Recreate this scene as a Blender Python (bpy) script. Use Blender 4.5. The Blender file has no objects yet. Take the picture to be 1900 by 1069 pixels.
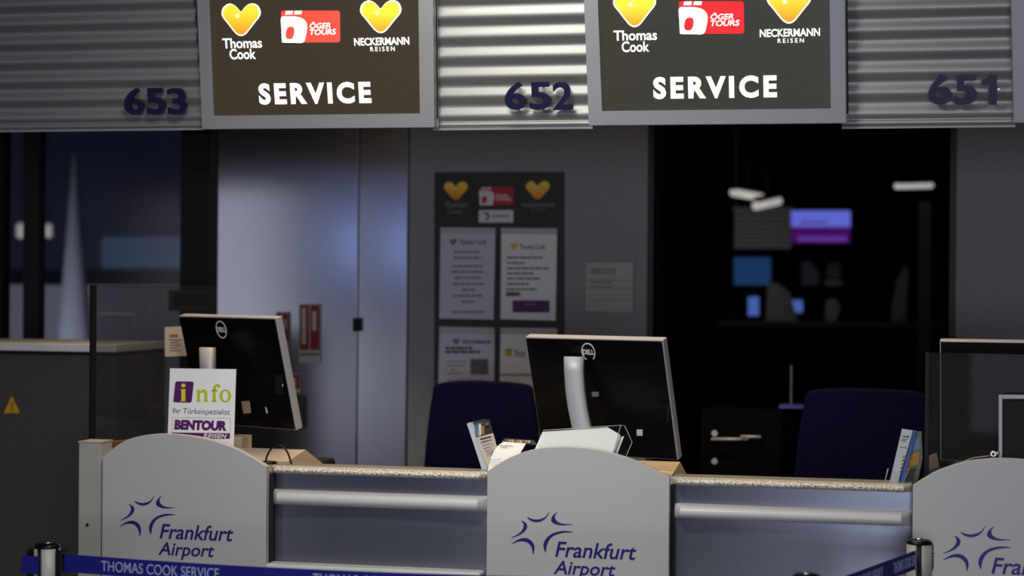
import bpy, bmesh, math, random
from mathutils import Vector, Matrix
random.seed(7)
SC = bpy.context.scene
COL = SC.collection
PI = math.pi

# ------------------------------------------------------------------ camera, world, lights, exposure
FPX = 3500.0                                   # focal length in pixels of the 1900 px wide frame
YAW, PITCH, ROLL = .2259, -.0035, -.0078
CAM = Vector((1.1602, -4.7764, 1.5959))
FW = Vector((-math.sin(YAW)*math.cos(PITCH), math.cos(YAW)*math.cos(PITCH), math.sin(PITCH)))
_rt = Vector((math.cos(YAW), math.sin(YAW), 0)); _up = _rt.cross(FW)
RT = _rt*math.cos(ROLL) - _up*math.sin(ROLL)
UP = _up*math.cos(ROLL) + _rt*math.sin(ROLL)
cd = bpy.data.cameras.new('camera'); co = bpy.data.objects.new('camera', cd); COL.objects.link(co)
cd.sensor_width = 36; cd.lens = FPX/1900*36; cd.clip_end = 200
m = Matrix((RT, UP, -FW)).transposed().to_4x4(); m.translation = CAM; co.matrix_world = m
cd.dof.use_dof = True; cd.dof.focus_distance = 4.95; cd.dof.aperture_fstop = 2.2
SC.camera = co

w = bpy.data.worlds.new('world'); SC.world = w; w.use_nodes = True
w.node_tree.nodes['Background'].inputs[0].default_value = (.62, .68, .85, 1)
w.node_tree.nodes['Background'].inputs[1].default_value = .035

def area(name, loc, target, sx, sy, power, col, spread=180):
    d = bpy.data.lights.new(name, 'AREA'); d.shape = 'RECTANGLE'; d.size = sx; d.size_y = sy
    d.energy = power; d.color = col; d.spread = math.radians(spread)
    o = bpy.data.objects.new(name, d); COL.objects.link(o); o.location = loc
    o.rotation_euler = (Vector(target)-Vector(loc)).to_track_quat('-Z', 'Y').to_euler()
    return o
area('hall_ceiling_light', (1.0, -5.0, 4.6), (.2, .4, 1.0), 5.0, 2.5, 18, (1.0, .97, .93))
area('ceiling_downlight', (-.02, -1.5, 2.85), (.12, -.1, 1.0), .5, .3, 11, (1.0, .97, .90), 110)
area('added_fill_light', (2.2, -10.0, 1.5), (.0, 1.9, 1.4), 3.0, 1.5, 160, (.78, .81, 1.0))  # added soft cool fill behind the camera, lifts the back wall
area('hall_window_light', (-6.35, -9.0, 2.3), (-1.4, 1.9, 1.7), 1.1, 4.6, 16, (.84, .86, 1.0))
area('hall_shop_light', (-4.9, -9.0, .3), (-1.0, 1.9, .9), 2.6, 1.7, 5, (.84, .86, 1.0))
area('hall_screen_light', (-4.75, -9.0, 1.95), (-1.0, 1.9, 1.9), .6, .38, 3.2, (.36, .47, 1.0))
area('added_reflection_light', (-.9, -9.0, 1.1), (.3, .05, .8), 1.4, 1.2, 3.0, (.62, .68, .9))  # added light, mirrored in the right glass screen and counter fronts
area('fascia_lamp', (.0, -.22, 2.75), (.0, .17, 2.16), .50, .05, 2.0, (1.0, .95, .82), 120)
area('desk_downlight', (-.1, .75, 2.9), (-.1, .6, 1.0), 2.8, .2, 12, (1.0, .70, .40), 85)
SC.view_settings.view_transform = 'Standard'; SC.view_settings.look = 'None'
SC.view_settings.exposure = 0.0; SC.view_settings.gamma = 1.0; SC.view_settings.use_curve_mapping = False

# ------------------------------------------------------------------ materials
def lin(c): c /= 255.0; return c/12.92 if c <= .04045 else ((c+.055)/1.055)**2.4
def rgb(r, g, b): return (lin(r), lin(g), lin(b), 1)
MATS = {}
def mat(name, col, rough=.5, metal=0, emit=None, es=0, noise=0, nscale=40, bump=0, spec=.5, stretch=None):
    m = bpy.data.materials.new(name); m.use_nodes = True; nt = m.node_tree; b = nt.nodes['Principled BSDF']
    b.inputs['Base Color'].default_value = col; b.inputs['Roughness'].default_value = rough
    b.inputs['Metallic'].default_value = metal; b.inputs['Specular IOR Level'].default_value = spec
    if emit: b.inputs['Emission Color'].default_value = emit; b.inputs['Emission Strength'].default_value = es
    if noise or bump:
        tc = nt.nodes.new('ShaderNodeTexCoord'); mp = nt.nodes.new('ShaderNodeMapping')
        if stretch: mp.inputs['Scale'].default_value = stretch
        n = nt.nodes.new('ShaderNodeTexNoise'); n.inputs['Scale'].default_value = nscale; n.inputs['Detail'].default_value = 4
        nt.links.new(tc.outputs['Object'], mp.inputs[0]); nt.links.new(mp.outputs[0], n.inputs['Vector'])
        if noise:
            mx = nt.nodes.new('ShaderNodeMix'); mx.data_type = 'RGBA'
            mx.inputs[6].default_value = tuple(c*(1-noise) for c in col[:3])+(1,)
            mx.inputs[7].default_value = tuple(min(1, c*(1+noise)) for c in col[:3])+(1,)
            nt.links.new(n.outputs[0], mx.inputs[0]); nt.links.new(mx.outputs[2], b.inputs['Base Color'])
        if bump:
            bp = nt.nodes.new('ShaderNodeBump'); bp.inputs['Strength'].default_value = bump; bp.inputs['Distance'].default_value = .002
            nt.links.new(n.outputs[0], bp.inputs['Height']); nt.links.new(bp.outputs[0], b.inputs['Normal'])
    MATS[name] = m
    return m
def emis(name, col, s):
    return mat(name, col, .5, 0, col, s)

corr = mat('corrugated_aluminium', rgb(160, 160, 158), .48, .6, noise=.06, nscale=8, stretch=(1, 12, 12))
frame_paint = mat('sign_frame_paint', rgb(164, 166, 170), .45, .25, noise=.04, nscale=9)
navy = mat('navy_letter_plastic', rgb(14, 14, 62), .4)
boardwhite = mat('pale_laminate', rgb(196, 194, 192), .42, noise=.02, nscale=4)
airblue = mat('airport_blue', rgb(20, 28, 120), .5)
steel = mat('counter_steel', rgb(125, 128, 138), .33, .75, noise=.05, nscale=5, stretch=(12, 12, 1), bump=.05)
rail = mat('rail_plastic', rgb(216, 214, 211), .35, noise=.03, nscale=12)
granite = mat('speckled_edge', rgb(190, 186, 176), .45)
nt = granite.node_tree; tc = nt.nodes.new('ShaderNodeTexCoord'); vo = nt.nodes.new('ShaderNodeTexNoise'); vo.inputs['Scale'].default_value = 300; vo.inputs['Detail'].default_value = 2
cr = nt.nodes.new('ShaderNodeValToRGB'); cr.color_ramp.elements[0].position = .36; cr.color_ramp.elements[0].color = rgb(84, 82, 78); cr.color_ramp.elements[1].position = .58; cr.color_ramp.elements[1].color = rgb(236, 232, 222)
nt.links.new(tc.outputs['Object'], vo.inputs['Vector']); nt.links.new(vo.outputs[0], cr.inputs[0]); nt.links.new(cr.outputs[0], nt.nodes['Principled BSDF'].inputs['Base Color'])
darkgap = mat('dark_gap', rgb(20, 20, 22), .7)
postgrey = mat('post_concrete_grey', rgb(178, 176, 166), .6, noise=.12, nscale=9)
wood = mat('beech_wood', rgb(206, 190, 168), .5, noise=.10, nscale=6, stretch=(1, 9, 9))
darkwood = mat('brown_wood', rgb(120, 92, 66), .55, noise=.15, nscale=6, stretch=(1, 1, 9))
black = mat('black_plastic', rgb(6, 6, 10), .30, noise=.1, nscale=60, spec=.3)
blackmatte = mat('black_matte', rgb(8, 8, 9), .7)
logogrey = mat('logo_grey', rgb(214, 214, 216), .5)
silver = mat('silver_plastic', rgb(180, 180, 184), .5, .3, spec=.3)
steelbright = mat('chrome', rgb(220, 220, 222), .15, 1)
wallpaint = mat('wall_grey', rgb(150, 150, 154), .7, noise=.03, nscale=3, bump=.05)
metalpanel = mat('satin_metal_panel', rgb(168, 168, 176), .15, .92, noise=.03, nscale=3, stretch=(10, 10, 1))
darkframe = mat('dark_frame', rgb(34, 34, 36), .55)
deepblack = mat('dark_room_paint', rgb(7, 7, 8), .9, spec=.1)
bluecloth = mat('navy_cloth', rgb(8, 8, 44), .95, spec=.15, noise=.2, nscale=300, bump=.2)
white = mat('white_paper', rgb(244, 244, 242), .6)
cream = mat('cream_paper', rgb(214, 200, 184), .6)
ink = mat('print_ink', rgb(52, 50, 52), .6)
greyink = mat('grey_print', rgb(120, 118, 120), .6)
purple = mat('purple_print', rgb(84, 8, 96), .5)
lime = mat('lime_print', rgb(188, 204, 24), .5)
yellow = mat('yellow_print', rgb(228, 214, 40), .5)
board = mat('dark_board', rgb(48, 48, 46), .6, noise=.05, nscale=6)
redprint = mat('red_print', rgb(190, 24, 30), .5)
firered = mat('fire_sign_red', rgb(170, 50, 56), .5)
whiteprint = mat('white_print', rgb(226, 226, 226), .5)
holder = mat('notice_sleeve', rgb(190, 190, 196), .35)
beltblue = mat('belt_blue', rgb(14, 14, 128), .65, noise=.1, nscale=300, bump=.1)
belttext = mat('belt_print', rgb(170, 184, 216), .6)
postsilver = mat('post_silver', rgb(176, 178, 170), .5, .1)
cabinet = mat('cabinet_grey', rgb(70, 69, 62), .55, noise=.05, nscale=3)
cabtop = mat('cabinet_top', rgb(222, 222, 222), .45)
amber = mat('warning_yellow', rgb(214, 160, 20), .55)
teal = mat('photo_blue', rgb(96, 130, 160), .6, noise=.5, nscale=60)
ochre = mat('photo_ochre', rgb(170, 120, 40), .6, noise=.5, nscale=60)
photodark = mat('photo_dark', rgb(40, 40, 36), .6, noise=.6, nscale=80)
paleblue = mat('brochure_pale', rgb(196, 206, 208), .55)
brochblue = mat('brochure_blue', rgb(70, 110, 190), .5, noise=.3, nscale=40)
sage = mat('brochure_mixed', rgb(96, 98, 84), .55, noise=.7, nscale=45)
tan = mat('tan_card', rgb(190, 170, 150), .6)
slate = mat('slate_card', rgb(110, 116, 130), .6)
floorm = mat('floor_stone', rgb(98, 96, 94), .3, noise=.15, nscale=2)
ceilm = mat('ceiling_paint', rgb(90, 90, 92), .8)
paleshade = mat('pale_blind', rgb(200, 198, 190), .7)
palegrey = mat('pale_cloth', rgb(170, 168, 164), .9)
pillarpaint = mat('pillar_paint', rgb(222, 222, 226), .8)
nightwall = mat('far_wall', rgb(70, 74, 98), .8, noise=.2, nscale=1)
tube_e = emis('tube_light', (1, .96, .88, 1), .40)
scr_blue = emis('screen_blue', (.10, .12, .55, 1), 1.0)
scr_purple = emis('screen_purple', (.05, .0, .10, 1), 1.0)
scr_text = emis('screen_violet', (.09, .03, .26, 1), 1.0)
scr_teal = emis('screen_teal', (.005, .026, .085, 1), 1.0)
scr_small = emis('screen_small_blue', (.05, .10, .34, 1), 1.0)
lamp_e = emis('far_lamp', (1, .93, .78, 1), .22)

def glassmat(name, tint, refl_rough, dust=0):
    m = bpy.data.materials.new(name); m.use_nodes = True; nt = m.node_tree
    for n in list(nt.nodes):
        if n.type != 'OUTPUT_MATERIAL': nt.nodes.remove(n)
    out = nt.nodes[0]
    tr = nt.nodes.new('ShaderNodeBsdfTransparent'); tr.inputs[0].default_value = tint
    gl = nt.nodes.new('ShaderNodeBsdfGlossy'); gl.inputs['Roughness'].default_value = refl_rough; gl.inputs[0].default_value = (1, 1, 1, 1)
    fr = nt.nodes.new('ShaderNodeFresnel'); fr.inputs[0].default_value = 1.45
    mx = nt.nodes.new('ShaderNodeMixShader')
    ge = nt.nodes.new('ShaderNodeNewGeometry'); iv = nt.nodes.new('ShaderNodeMath'); iv.operation = 'SUBTRACT'; iv.inputs[0].default_value = 1.0
    mu = nt.nodes.new('ShaderNodeMath'); mu.operation = 'MULTIPLY'          # the far side of a pane adds no second mirror image
    nt.links.new(ge.outputs['Backfacing'], iv.inputs[1]); nt.links.new(fr.outputs[0], mu.inputs[0]); nt.links.new(iv.outputs[0], mu.inputs[1])
    nt.links.new(mu.outputs[0], mx.inputs[0]); nt.links.new(tr.outputs[0], mx.inputs[1]); nt.links.new(gl.outputs[0], mx.inputs[2])
    if dust:
        df = nt.nodes.new('ShaderNodeBsdfDiffuse'); df.inputs[0].default_value = (.5, .52, .56, 1); m2 = nt.nodes.new('ShaderNodeMixShader'); m2.inputs[0].default_value = dust
        nt.links.new(mx.outputs[0], m2.inputs[1]); nt.links.new(df.outputs[0], m2.inputs[2]); mx = m2
    nt.links.new(mx.outputs[0], out.inputs[0])
    return m
smoked = glassmat('smoked_glass', (.64, .64, .64, 1), .03, .026)
winglass = glassmat('window_glass', (.82, .84, .88, 1), .14)
acrylic = glassmat('clear_acrylic', (.965, .97, .965, 1), .03)

def heartmat(name, emit):
    m = bpy.data.materials.new(name); m.use_nodes = True; nt = m.node_tree; b = nt.nodes['Principled BSDF']
    tc = nt.nodes.new('ShaderNodeTexCoord'); sp = nt.nodes.new('ShaderNodeSeparateXYZ'); cr = nt.nodes.new('ShaderNodeValToRGB')
    e = cr.color_ramp.elements; e[0].position = .05; e[0].color = (.95, .26, .012, 1); e[1].position = .75; e[1].color = (.98, .66, .035, 1)
    nt.links.new(tc.outputs['Generated'], sp.inputs[0]); nt.links.new(sp.outputs[2], cr.inputs[0])
    nt.links.new(cr.outputs[0], b.inputs['Base Color']); b.inputs['Roughness'].default_value = .5
    if emit: nt.links.new(cr.outputs[0], b.inputs['Emission Color']); b.inputs['Emission Strength'].default_value = emit
    return m
heart_lit = heartmat('lit_heart_print', .9); heart_dull = heartmat('heart_print', 0)
lit_white = emis('lit_letter_white', (1, .985, .92, 1), 1.0)
lit_spark = emis('lit_gleam', (1, .9, .5, 1), 1.0)
lit_red1 = emis('lit_red_warm', rgb(224, 74, 58), .85); lit_red2 = emis('lit_red', rgb(214, 30, 36), .85)
face1 = mat('lit_sign_face_brown', rgb(40, 35, 28), .35, 0, rgb(62, 53, 40), .75)
face2 = mat('lit_sign_face_olive', rgb(40, 38, 32), .35, 0, rgb(54, 52, 43), .75)

# ------------------------------------------------------------------ helpers
def ray(px, py): return FW*FPX + RT*(px-950) - UP*(py-534.5)
def at(px, py, Y):
    d = ray(px, py); return CAM + d*((Y-CAM.y)/d.y)
class Pl:
    """a real plane in the room: origin, horizontal axis, upward axis, normal towards the viewer's side"""
    def __init__(s, O, X=(1, 0, 0), V=(0, 0, 1)):
        s.O = Vector(O); s.X = Vector(X).normalized(); s.V = Vector(V).normalized(); s.N = s.X.cross(s.V)
    def pt(s, u, v, t=0): return s.O + s.X*u + s.V*v + s.N*t
    def uv(s, px, py):
        d = ray(px, py); k = (s.O-CAM).dot(s.N)/d.dot(s.N); p = CAM + d*k - s.O
        return (p.dot(s.X), p.dot(s.V))
    def off(s, t): return Pl(s.O+s.N*t, s.X, s.V)
def front(Y): return Pl((0, Y, 0))
WO = {}
def tag(o, label=None, cat=None, group=None, kind=None):
    if label: o['label'] = label
    if cat: o['category'] = cat
    if group: o['group'] = group
    if kind: o['kind'] = kind
    return o
def thing(name, label, cat, loc=(0, 0, 0), group=None):
    o = bpy.data.objects.new(name, None); COL.objects.link(o); o.location = loc; o.empty_display_size = .05
    WO[o.name] = Vector(loc); return tag(o, label, cat, group)
def smooth_curve(pts, n=5, closed=True):
    r = []; N = len(pts)
    for i in range(N if closed else N-1):
        g = lambda k: pts[k % N] if closed else pts[max(0, min(N-1, k))]
        p0, p1, p2, p3 = g(i-1), g(i), g(i+1), g(i+2)
        for j in range(n):
            t = j/n
            r.append(tuple(.5*((2*b)+(c-a)*t+(2*a-5*b+4*c-d)*t*t+(3*b-a-3*c+d)*t**3) for a, b, c, d in zip(p0, p1, p2, p3)))
    if not closed: r.append(tuple(pts[-1]))
    return r
class MB:
    def __init__(s): s.bm = bmesh.new(); s.mats = []
    def mi(s, m):
        if m not in s.mats: s.mats.append(m)
        return s.mats.index(m)
    def face(s, vs, m, smooth=False):
        try: f = s.bm.faces.new(vs)
        except ValueError: return
        f.material_index = s.mi(m); f.smooth = smooth
    def hexa(s, p, m):
        """p: 4 points of one end loop followed by the 4 matching points of the other"""
        v = [s.bm.verts.new(q) for q in p]
        for a in ((3, 2, 1, 0), (4, 5, 6, 7), (0, 1, 5, 4), (1, 2, 6, 5), (2, 3, 7, 6), (3, 0, 4, 7)): s.face([v[i] for i in a], m)
        return s
    def box(s, x0, x1, y0, y1, z0, z1, m):
        return s.hexa([(x0, y0, z0), (x1, y0, z0), (x1, y1, z0), (x0, y1, z0), (x0, y0, z1), (x1, y0, z1), (x1, y1, z1), (x0, y1, z1)], m)
    def prism(s, pl, pts, t0, t1, m):
        a = [s.bm.verts.new(pl.pt(u, v, t1)) for u, v in pts]; b = [s.bm.verts.new(pl.pt(u, v, t0)) for u, v in pts]
        s.face(a, m); s.face(b[::-1], m); n = len(pts)
        for i in range(n): s.face([a[i], b[i], b[(i+1) % n], a[(i+1) % n]], m)
        return s
    def rect(s, pl, x0, y0, x1, y1, t0, t1, m):           # picture rectangle measured on plane pl
        return s.prism(pl, [pl.uv(*q) for q in ((x0, y0), (x0, y1), (x1, y1), (x1, y0))], t0, t1, m)
    def poly(s, pl, pts, t0, t1, m): return s.prism(pl, [pl.uv(*q) for q in pts], t0, t1, m)
    def loft(s, rings, m, smooth=True, closed=True, caps=True):
        R = [[s.bm.verts.new(p) for p in r] for r in rings]; n = len(R[0])
        for a, b in zip(R, R[1:]):
            for i in range(n if closed else n-1): s.face([a[i], a[(i+1) % n], b[(i+1) % n], b[i]], m, smooth)
        if caps and closed: s.face(R[0][::-1], m); s.face(R[-1], m)
        return s
    def cyl(s, p0, p1, r0, r1, m, n=24, smooth=True):
        p0, p1 = Vector(p0), Vector(p1); d = (p1-p0).normalized(); a = d.orthogonal().normalized(); b = d.cross(a)
        ring = lambda p, r: [p+a*(r*math.cos(2*PI*i/n))+b*(r*math.sin(2*PI*i/n)) for i in range(n)]
        return s.loft([ring(p0, r0), ring(p1, r1)], m, smooth)
    def lathe(s, c, prof, m, n=32):
        c = Vector(c)
        return s.loft([[c+Vector((r*math.cos(2*PI*i/n), r*math.sin(2*PI*i/n), z)) for i in range(n)] for r, z in prof], m)
    def tube(s, pts, r, m, n=8):
        pts = [Vector(p) for p in pts]; rings = []
        for i, p in enumerate(pts):
            d = (pts[min(i+1, len(pts)-1)]-pts[max(i-1, 0)]).normalized(); a = d.cross(Vector((0, 1, .01))).normalized(); b = d.cross(a)
            rings.append([p+a*(r*math.cos(2*PI*k/n))+b*(r*math.sin(2*PI*k/n)) for k in range(n)])
        return s.loft(rings, m)
    def text(s, pl, txt, box, t0, t1, m, bold=0, shear=0, space=1, uv=False, fn=None):
        """lettering fitted into box: picture box on pl, or (u0,v0,u1,v1) when uv"""
        c = bpy.data.curves.new('t', 'FONT'); c.body = txt; c.offset = bold; c.shear = shear; c.space_character = space; c.resolution_u = 4; c.fill_mode = 'FRONT'
        o = bpy.data.objects.new('t', c); COL.objects.link(o); dg = bpy.context.evaluated_depsgraph_get(); dg.update()
        me = bpy.data.meshes.new_from_object(o.evaluated_get(dg)); xs = [v.co.x for v in me.vertices]; ys = [v.co.y for v in me.vertices]
        if uv: u0, v0, u1, v1 = box
        else:
            x0, y0, x1, y1 = box; xm, ym = (x0+x1)/2, (y0+y1)/2
            u0 = pl.uv(x0, ym)[0]; u1 = pl.uv(x1, ym)[0]; v0 = pl.uv(xm, y1)[1]; v1 = pl.uv(xm, y0)[1]
        a, b, e, f = min(xs), max(xs), min(ys), max(ys)
        P = [(u0+(v.co.x-a)/(b-a)*(u1-u0), v0+(v.co.y-e)/(f-e)*(v1-v0)) for v in me.vertices]
        g = fn or (lambda u, v, t: pl.pt(u, v, t))
        A = [s.bm.verts.new(g(u, v, t1)) for u, v in P]
        B = [s.bm.verts.new(g(u, v, t0)) for u, v in P]
        cnt = {}
        for p in me.polygons:
            L = list(p.vertices); s.face([A[i] for i in L], m); s.face([B[i] for i in reversed(L)], m)
            for i, j in zip(L, L[1:]+L[:1]): cnt[(i, j)] = 1
        for (i, j) in cnt:
            if (j, i) not in cnt: s.face([A[j], A[i], B[i], B[j]], m)
        bpy.data.objects.remove(o); bpy.data.curves.remove(c); bpy.data.meshes.remove(me)
        return s
    def build(s, name, parent=None, bevel=0, seg=2, **kw):
        me = bpy.data.meshes.new(name); vs = s.bm.verts
        lo = Vector([min(v.co[i] for v in vs) for i in range(3)]); hi = Vector([max(v.co[i] for v in vs) for i in range(3)])
        org = (lo+hi)/2
        if not parent: org.z = lo.z
        for v in vs: v.co -= org
        bmesh.ops.recalc_face_normals(s.bm, faces=s.bm.faces)
        s.bm.to_mesh(me); s.bm.free()
        for m in s.mats: me.materials.append(m)
        o = bpy.data.objects.new(name, me); COL.objects.link(o); WO[o.name] = org
        if parent: o.parent = parent; o.location = org - WO[parent.name]
        else: o.location = org
        if bevel:
            b = o.modifiers.new('bevel', 'BEVEL'); b.width = bevel; b.segments = seg; b.limit_method = 'ANGLE'; b.angle_limit = math.radians(40)
        return tag(o, **kw)
def S(): return MB()
def rr(u0, v0, u1, v1, r, n=5):
    P = []
    for cx, cy, a in ((u1-r, v1-r, 0), (u0+r, v1-r, 1), (u0+r, v0+r, 2), (u1-r, v0+r, 3)):
        for k in range(n+1):
            t = (a+k/n)*PI/2; P.append((cx+r*math.cos(t), cy+r*math.sin(t)))
    return P
def struct(mb, name, **k): return mb.build(name, kind='structure', **k)

# ------------------------------------------------------------------ the setting
YB = 1.9                                         # back wall of the desk bay
BW = front(YB)
xL = at(403, 400, YB).x; xS = at(666, 400, YB).x; xS2 = at(759, 400, YB).x; xD0 = at(1207, 400, YB).x; xD1 = at(1769, 400, YB).x
struct(S().box(-9, 9, -14, 11, -.1, 0, floorm), 'floor')
struct(S().box(-6.5, 4.5, .2, 8.3, 3.0, 3.1, ceilm), 'ceiling')
struct(S().box(-6.5, 4.5, .215, .25, 2.03, 3.0, wallpaint), 'wall_front')
struct(S().box(xS2, xD0, YB, YB+.2, 0, 3.0, wallpaint), 'wall_back')
struct(S().box(xD1, 4.5, YB, YB+.2, 0, 3.0, wallpaint), 'wall_right')
struct(S().box(xD0, xD1, YB, YB+.2, 2.65, 3.0, wallpaint), 'trim_1')
# satin metal wall sheets: a wide one and a narrow one set at a small angle to it
a1 = math.radians(-1.5)
def sheet(x0, x1, y0, y1, name):
    struct(S().hexa([(x0, y0, 0), (x1, y1, 0), (x1, y1+.06, 0), (x0, y0+.06, 0), (x0, y0, 3.0), (x1, y1, 3.0), (x1, y1+.06, 3.0), (x0, y0+.06, 3.0)], metalpanel), name, bevel=.003)
sheet(xL, xS, YB, YB-.012, 'wall_metal_panel')
sheet(xS, xS2-.003, YB-.004, YB-.012, 'wall_metal_strip')
struct(S().box(xL-.03, xL, YB-.01, YB+.5, 0, 3.0, darkframe), 'trim_2')
# dark back office behind the opening
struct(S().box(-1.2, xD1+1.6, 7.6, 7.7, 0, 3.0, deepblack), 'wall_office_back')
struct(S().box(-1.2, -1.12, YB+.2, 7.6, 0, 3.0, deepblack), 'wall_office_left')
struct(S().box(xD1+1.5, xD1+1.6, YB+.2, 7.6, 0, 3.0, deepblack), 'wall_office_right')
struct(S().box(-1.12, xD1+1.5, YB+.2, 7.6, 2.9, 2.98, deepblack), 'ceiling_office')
d = S(); d.box(xD0-.01, xD0+.012, YB-.006, YB+.206, 0, 2.65, darkframe); d.box(xD1-.012, xD1+.01, YB-.006, YB+.206, 0, 2.65, darkframe); struct(d, 'door_1')
# glazed front on the left
YW = 2.3; WP = front(YW)
g = lambda px: at(px, 400, YW).x
win = S()
for a, b in ((-300, 13), (50, 78), (340, 401)): win.box(g(a), g(b), YW-.03, YW+.03, 0, 3.0, darkframe if a > 0 else blackmatte)
win.box(g(-300), g(401), YW-.03, YW+.03, 2.62, 3.0, darkframe); win.box(g(-300), g(401), YW-.03, YW+.03, 0, .25, darkframe)
wf = struct(win, 'window_1')
p = S().box(g(13), g(50), YW-.004, YW+.004, .25, 2.62, winglass).build('pane', wf)
p = S().box(g(78), g(340), YW-.004, YW+.004, .25, 2.62, winglass).build('pane', wf)
struct(S().box(g(401), xL-.03, YW-.06, YW+.06, 0, 3.0, blackmatte), 'trim_3')
S().box(g(366), g(402), YW-.10, YW-.035, at(380, 314, YW-.07).z, at(380, 246, YW-.07).z, darkframe).build('wall_box', bevel=.004, label='dark box high on the window frame beside the satin metal wall', cat='box')
struct(S().box(-6.5, -1.3, 8.0, 8.1, 0, 3.0, nightwall), 'wall_far')
struct(S().box(-1.3, -1.22, YB+.2, 8.0, 0, 3.0, deepblack), 'wall_divider')

# ------------------------------------------------------------------ logos
HEART = [(0, .31), (.03, .15), (.12, .045), (.22, .01), (.33, .06), (.42, .16), (.495, .255), (.57, .15), (.66, .05), (.78, 0), (.9, .04), (.97, .14), (1, .3), (.96, .43), (.86, .58), (.7, .83), (.61, .95), (.5, 1), (.39, .95), (.3, .84), (.13, .58), (.03, .43)]
def heart(pl, box, parent, fill, border, spark, t=.0006):
    x0, y0, x1, y1 = box; H = smooth_curve(HEART, 4)
    P = lambda k: [pl.uv(x0+(x1-x0)*(.5+(a-.5)*k), y0+(y1-y0)*(.48+(b-.48)*k)) for a, b in H]
    b = S()
    if border: b.prism(pl, P(1), 0, t, border)
    b.prism(pl, P(.91 if border else 1), t*.5, t*2, fill)
    if spark:
        cx, cy = x0+(x1-x0)*.41, y0+(y1-y0)*.38; r = (x1-x0)*.075
        b.prism(pl, [pl.uv(cx+r*q*math.cos(k*PI/8), cy+r*q*math.sin(k*PI/8)) for k in range(16) for q in [(1 if k % 2 == 0 else .45)]], t*2, t*2.6, spark)
    return b.build('heart_logo', parent)
def card(pl, box, parent, red, wh, t=.0006, text=True):
    x0, y0, x1, y1 = box
    N = lambda q: pl.uv(x0+(x1-x0)*(q[0]-640)/433, y0+(y1-y0)*((q[1]-75)-(-6)*(q[0]-640)/433-3)/235)
    b = S()
    rrp = [(652, 80), (1058, 75), (1070, 88), (1073, 292), (1062, 305), (658, 313), (646, 300), (640, 92)]
    b.prism(pl, [N(q) for q in rrp], 0, t, red)
    b.prism(pl, [N(q) for q in smooth_curve([(641, 130), (690, 122), (745, 121), (795, 134), (822, 160), (831, 195), (824, 250), (803, 310), (730, 313), (658, 313), (647, 300), (643, 215)], 3)], t, t*2, wh)
    ov = []
    for k in range(24):
        c, s_ = math.cos(2*PI*k/24), math.sin(2*PI*k/24); c = math.copysign(abs(c)**.75, c); s_ = math.copysign(abs(s_)**.75, s_)
        ov.append((707+30*c-s_*6, 241+46*s_))
    b.prism(pl, [N(q) for q in ov], t*2, t*3, red)
    for q in ([(676, 82), (728, 80), (723, 108), (670, 110)], [(741, 80), (794, 79), (789, 106), (735, 107)]): b.prism(pl, [N(k) for k in q], t, t*2, wh)
    o = b.build('red_card_logo', parent)
    l = S()
    Q = lambda q: (x0+(x1-x0)*(q[0]-640)/433, y0+(y1-y0)*((q[1]-75)-(-6)*(q[0]-640)/433-3)/235)
    for tx, (a, b1, c, d1) in (('\u00d6GER', (850, 158, 1003, 206)), ('TOURS', (850, 212, 1043, 251))):
        p, r = Q((a, b1)), Q((c, d1)); l.text(pl, tx, (p[0], p[1], r[0], r[1]), t, t*2, wh, bold=.025, shear=.2)
    l.build('lettering', parent)

# ------------------------------------------------------------------ fascia, numbers, lit signs
LEAN = math.radians(13)
YH, ZH = .138, 2.0103
SV = (0, -math.sin(LEAN), math.cos(LEAN))
SP = Pl((0, YH, ZH), V=SV)                        # front plane of the sign boxes
FP = SP.off(-.056)                                # fascia plane behind
def fascia(xa, xb, label):
    u0 = FP.uv(xa, 220)[0]; u1 = FP.uv(xb, 220)[0]; v0 = FP.uv((xa+xb)/2, 238.5-(xa+xb)/2*.0042+1.5)[1]
    root = thing('fascia_panel', label, 'panel', FP.pt((u0+u1)/2, v0), 'corrugated fascia panels over the desks')
    prof = [(v0, .004), (v0+.016, .004)]; n = 10; k = 0
    while v0+.016+k*.0537/n < v0+.60:
        v = v0+.016+k*.0537/n; prof.append((v, .004+.0055*math.sin(2*PI*k/n-.4))); k += 1
    b = S(); r0 = [FP.pt(u0, v, t) for v, t in prof]; r1 = [FP.pt(u1, v, t) for v, t in prof]
    q0 = [FP.pt(u0, v, t-.003) for v, t in reversed(prof)]; q1 = [FP.pt(u1, v, t-.003) for v, t in reversed(prof)]
    b.loft([r0+q0, r1+q1], corr, caps=False); b.build('sheet', root)
    S().prism(FP, [(u0, v0-.006), (u1, v0-.006), (u1, v0), (u0, v0)], -.012, .006, frame_paint).build('bottom_lip', root)
    return root
fascia(-60, 378, 'dim corrugated metal fascia panel behind the number 653')
fascia(803, 1100, 'brightly lit corrugated metal fascia panel between the two lit signs')
fascia(1562, 1884, 'dim corrugated metal fascia panel behind the number 651')

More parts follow.
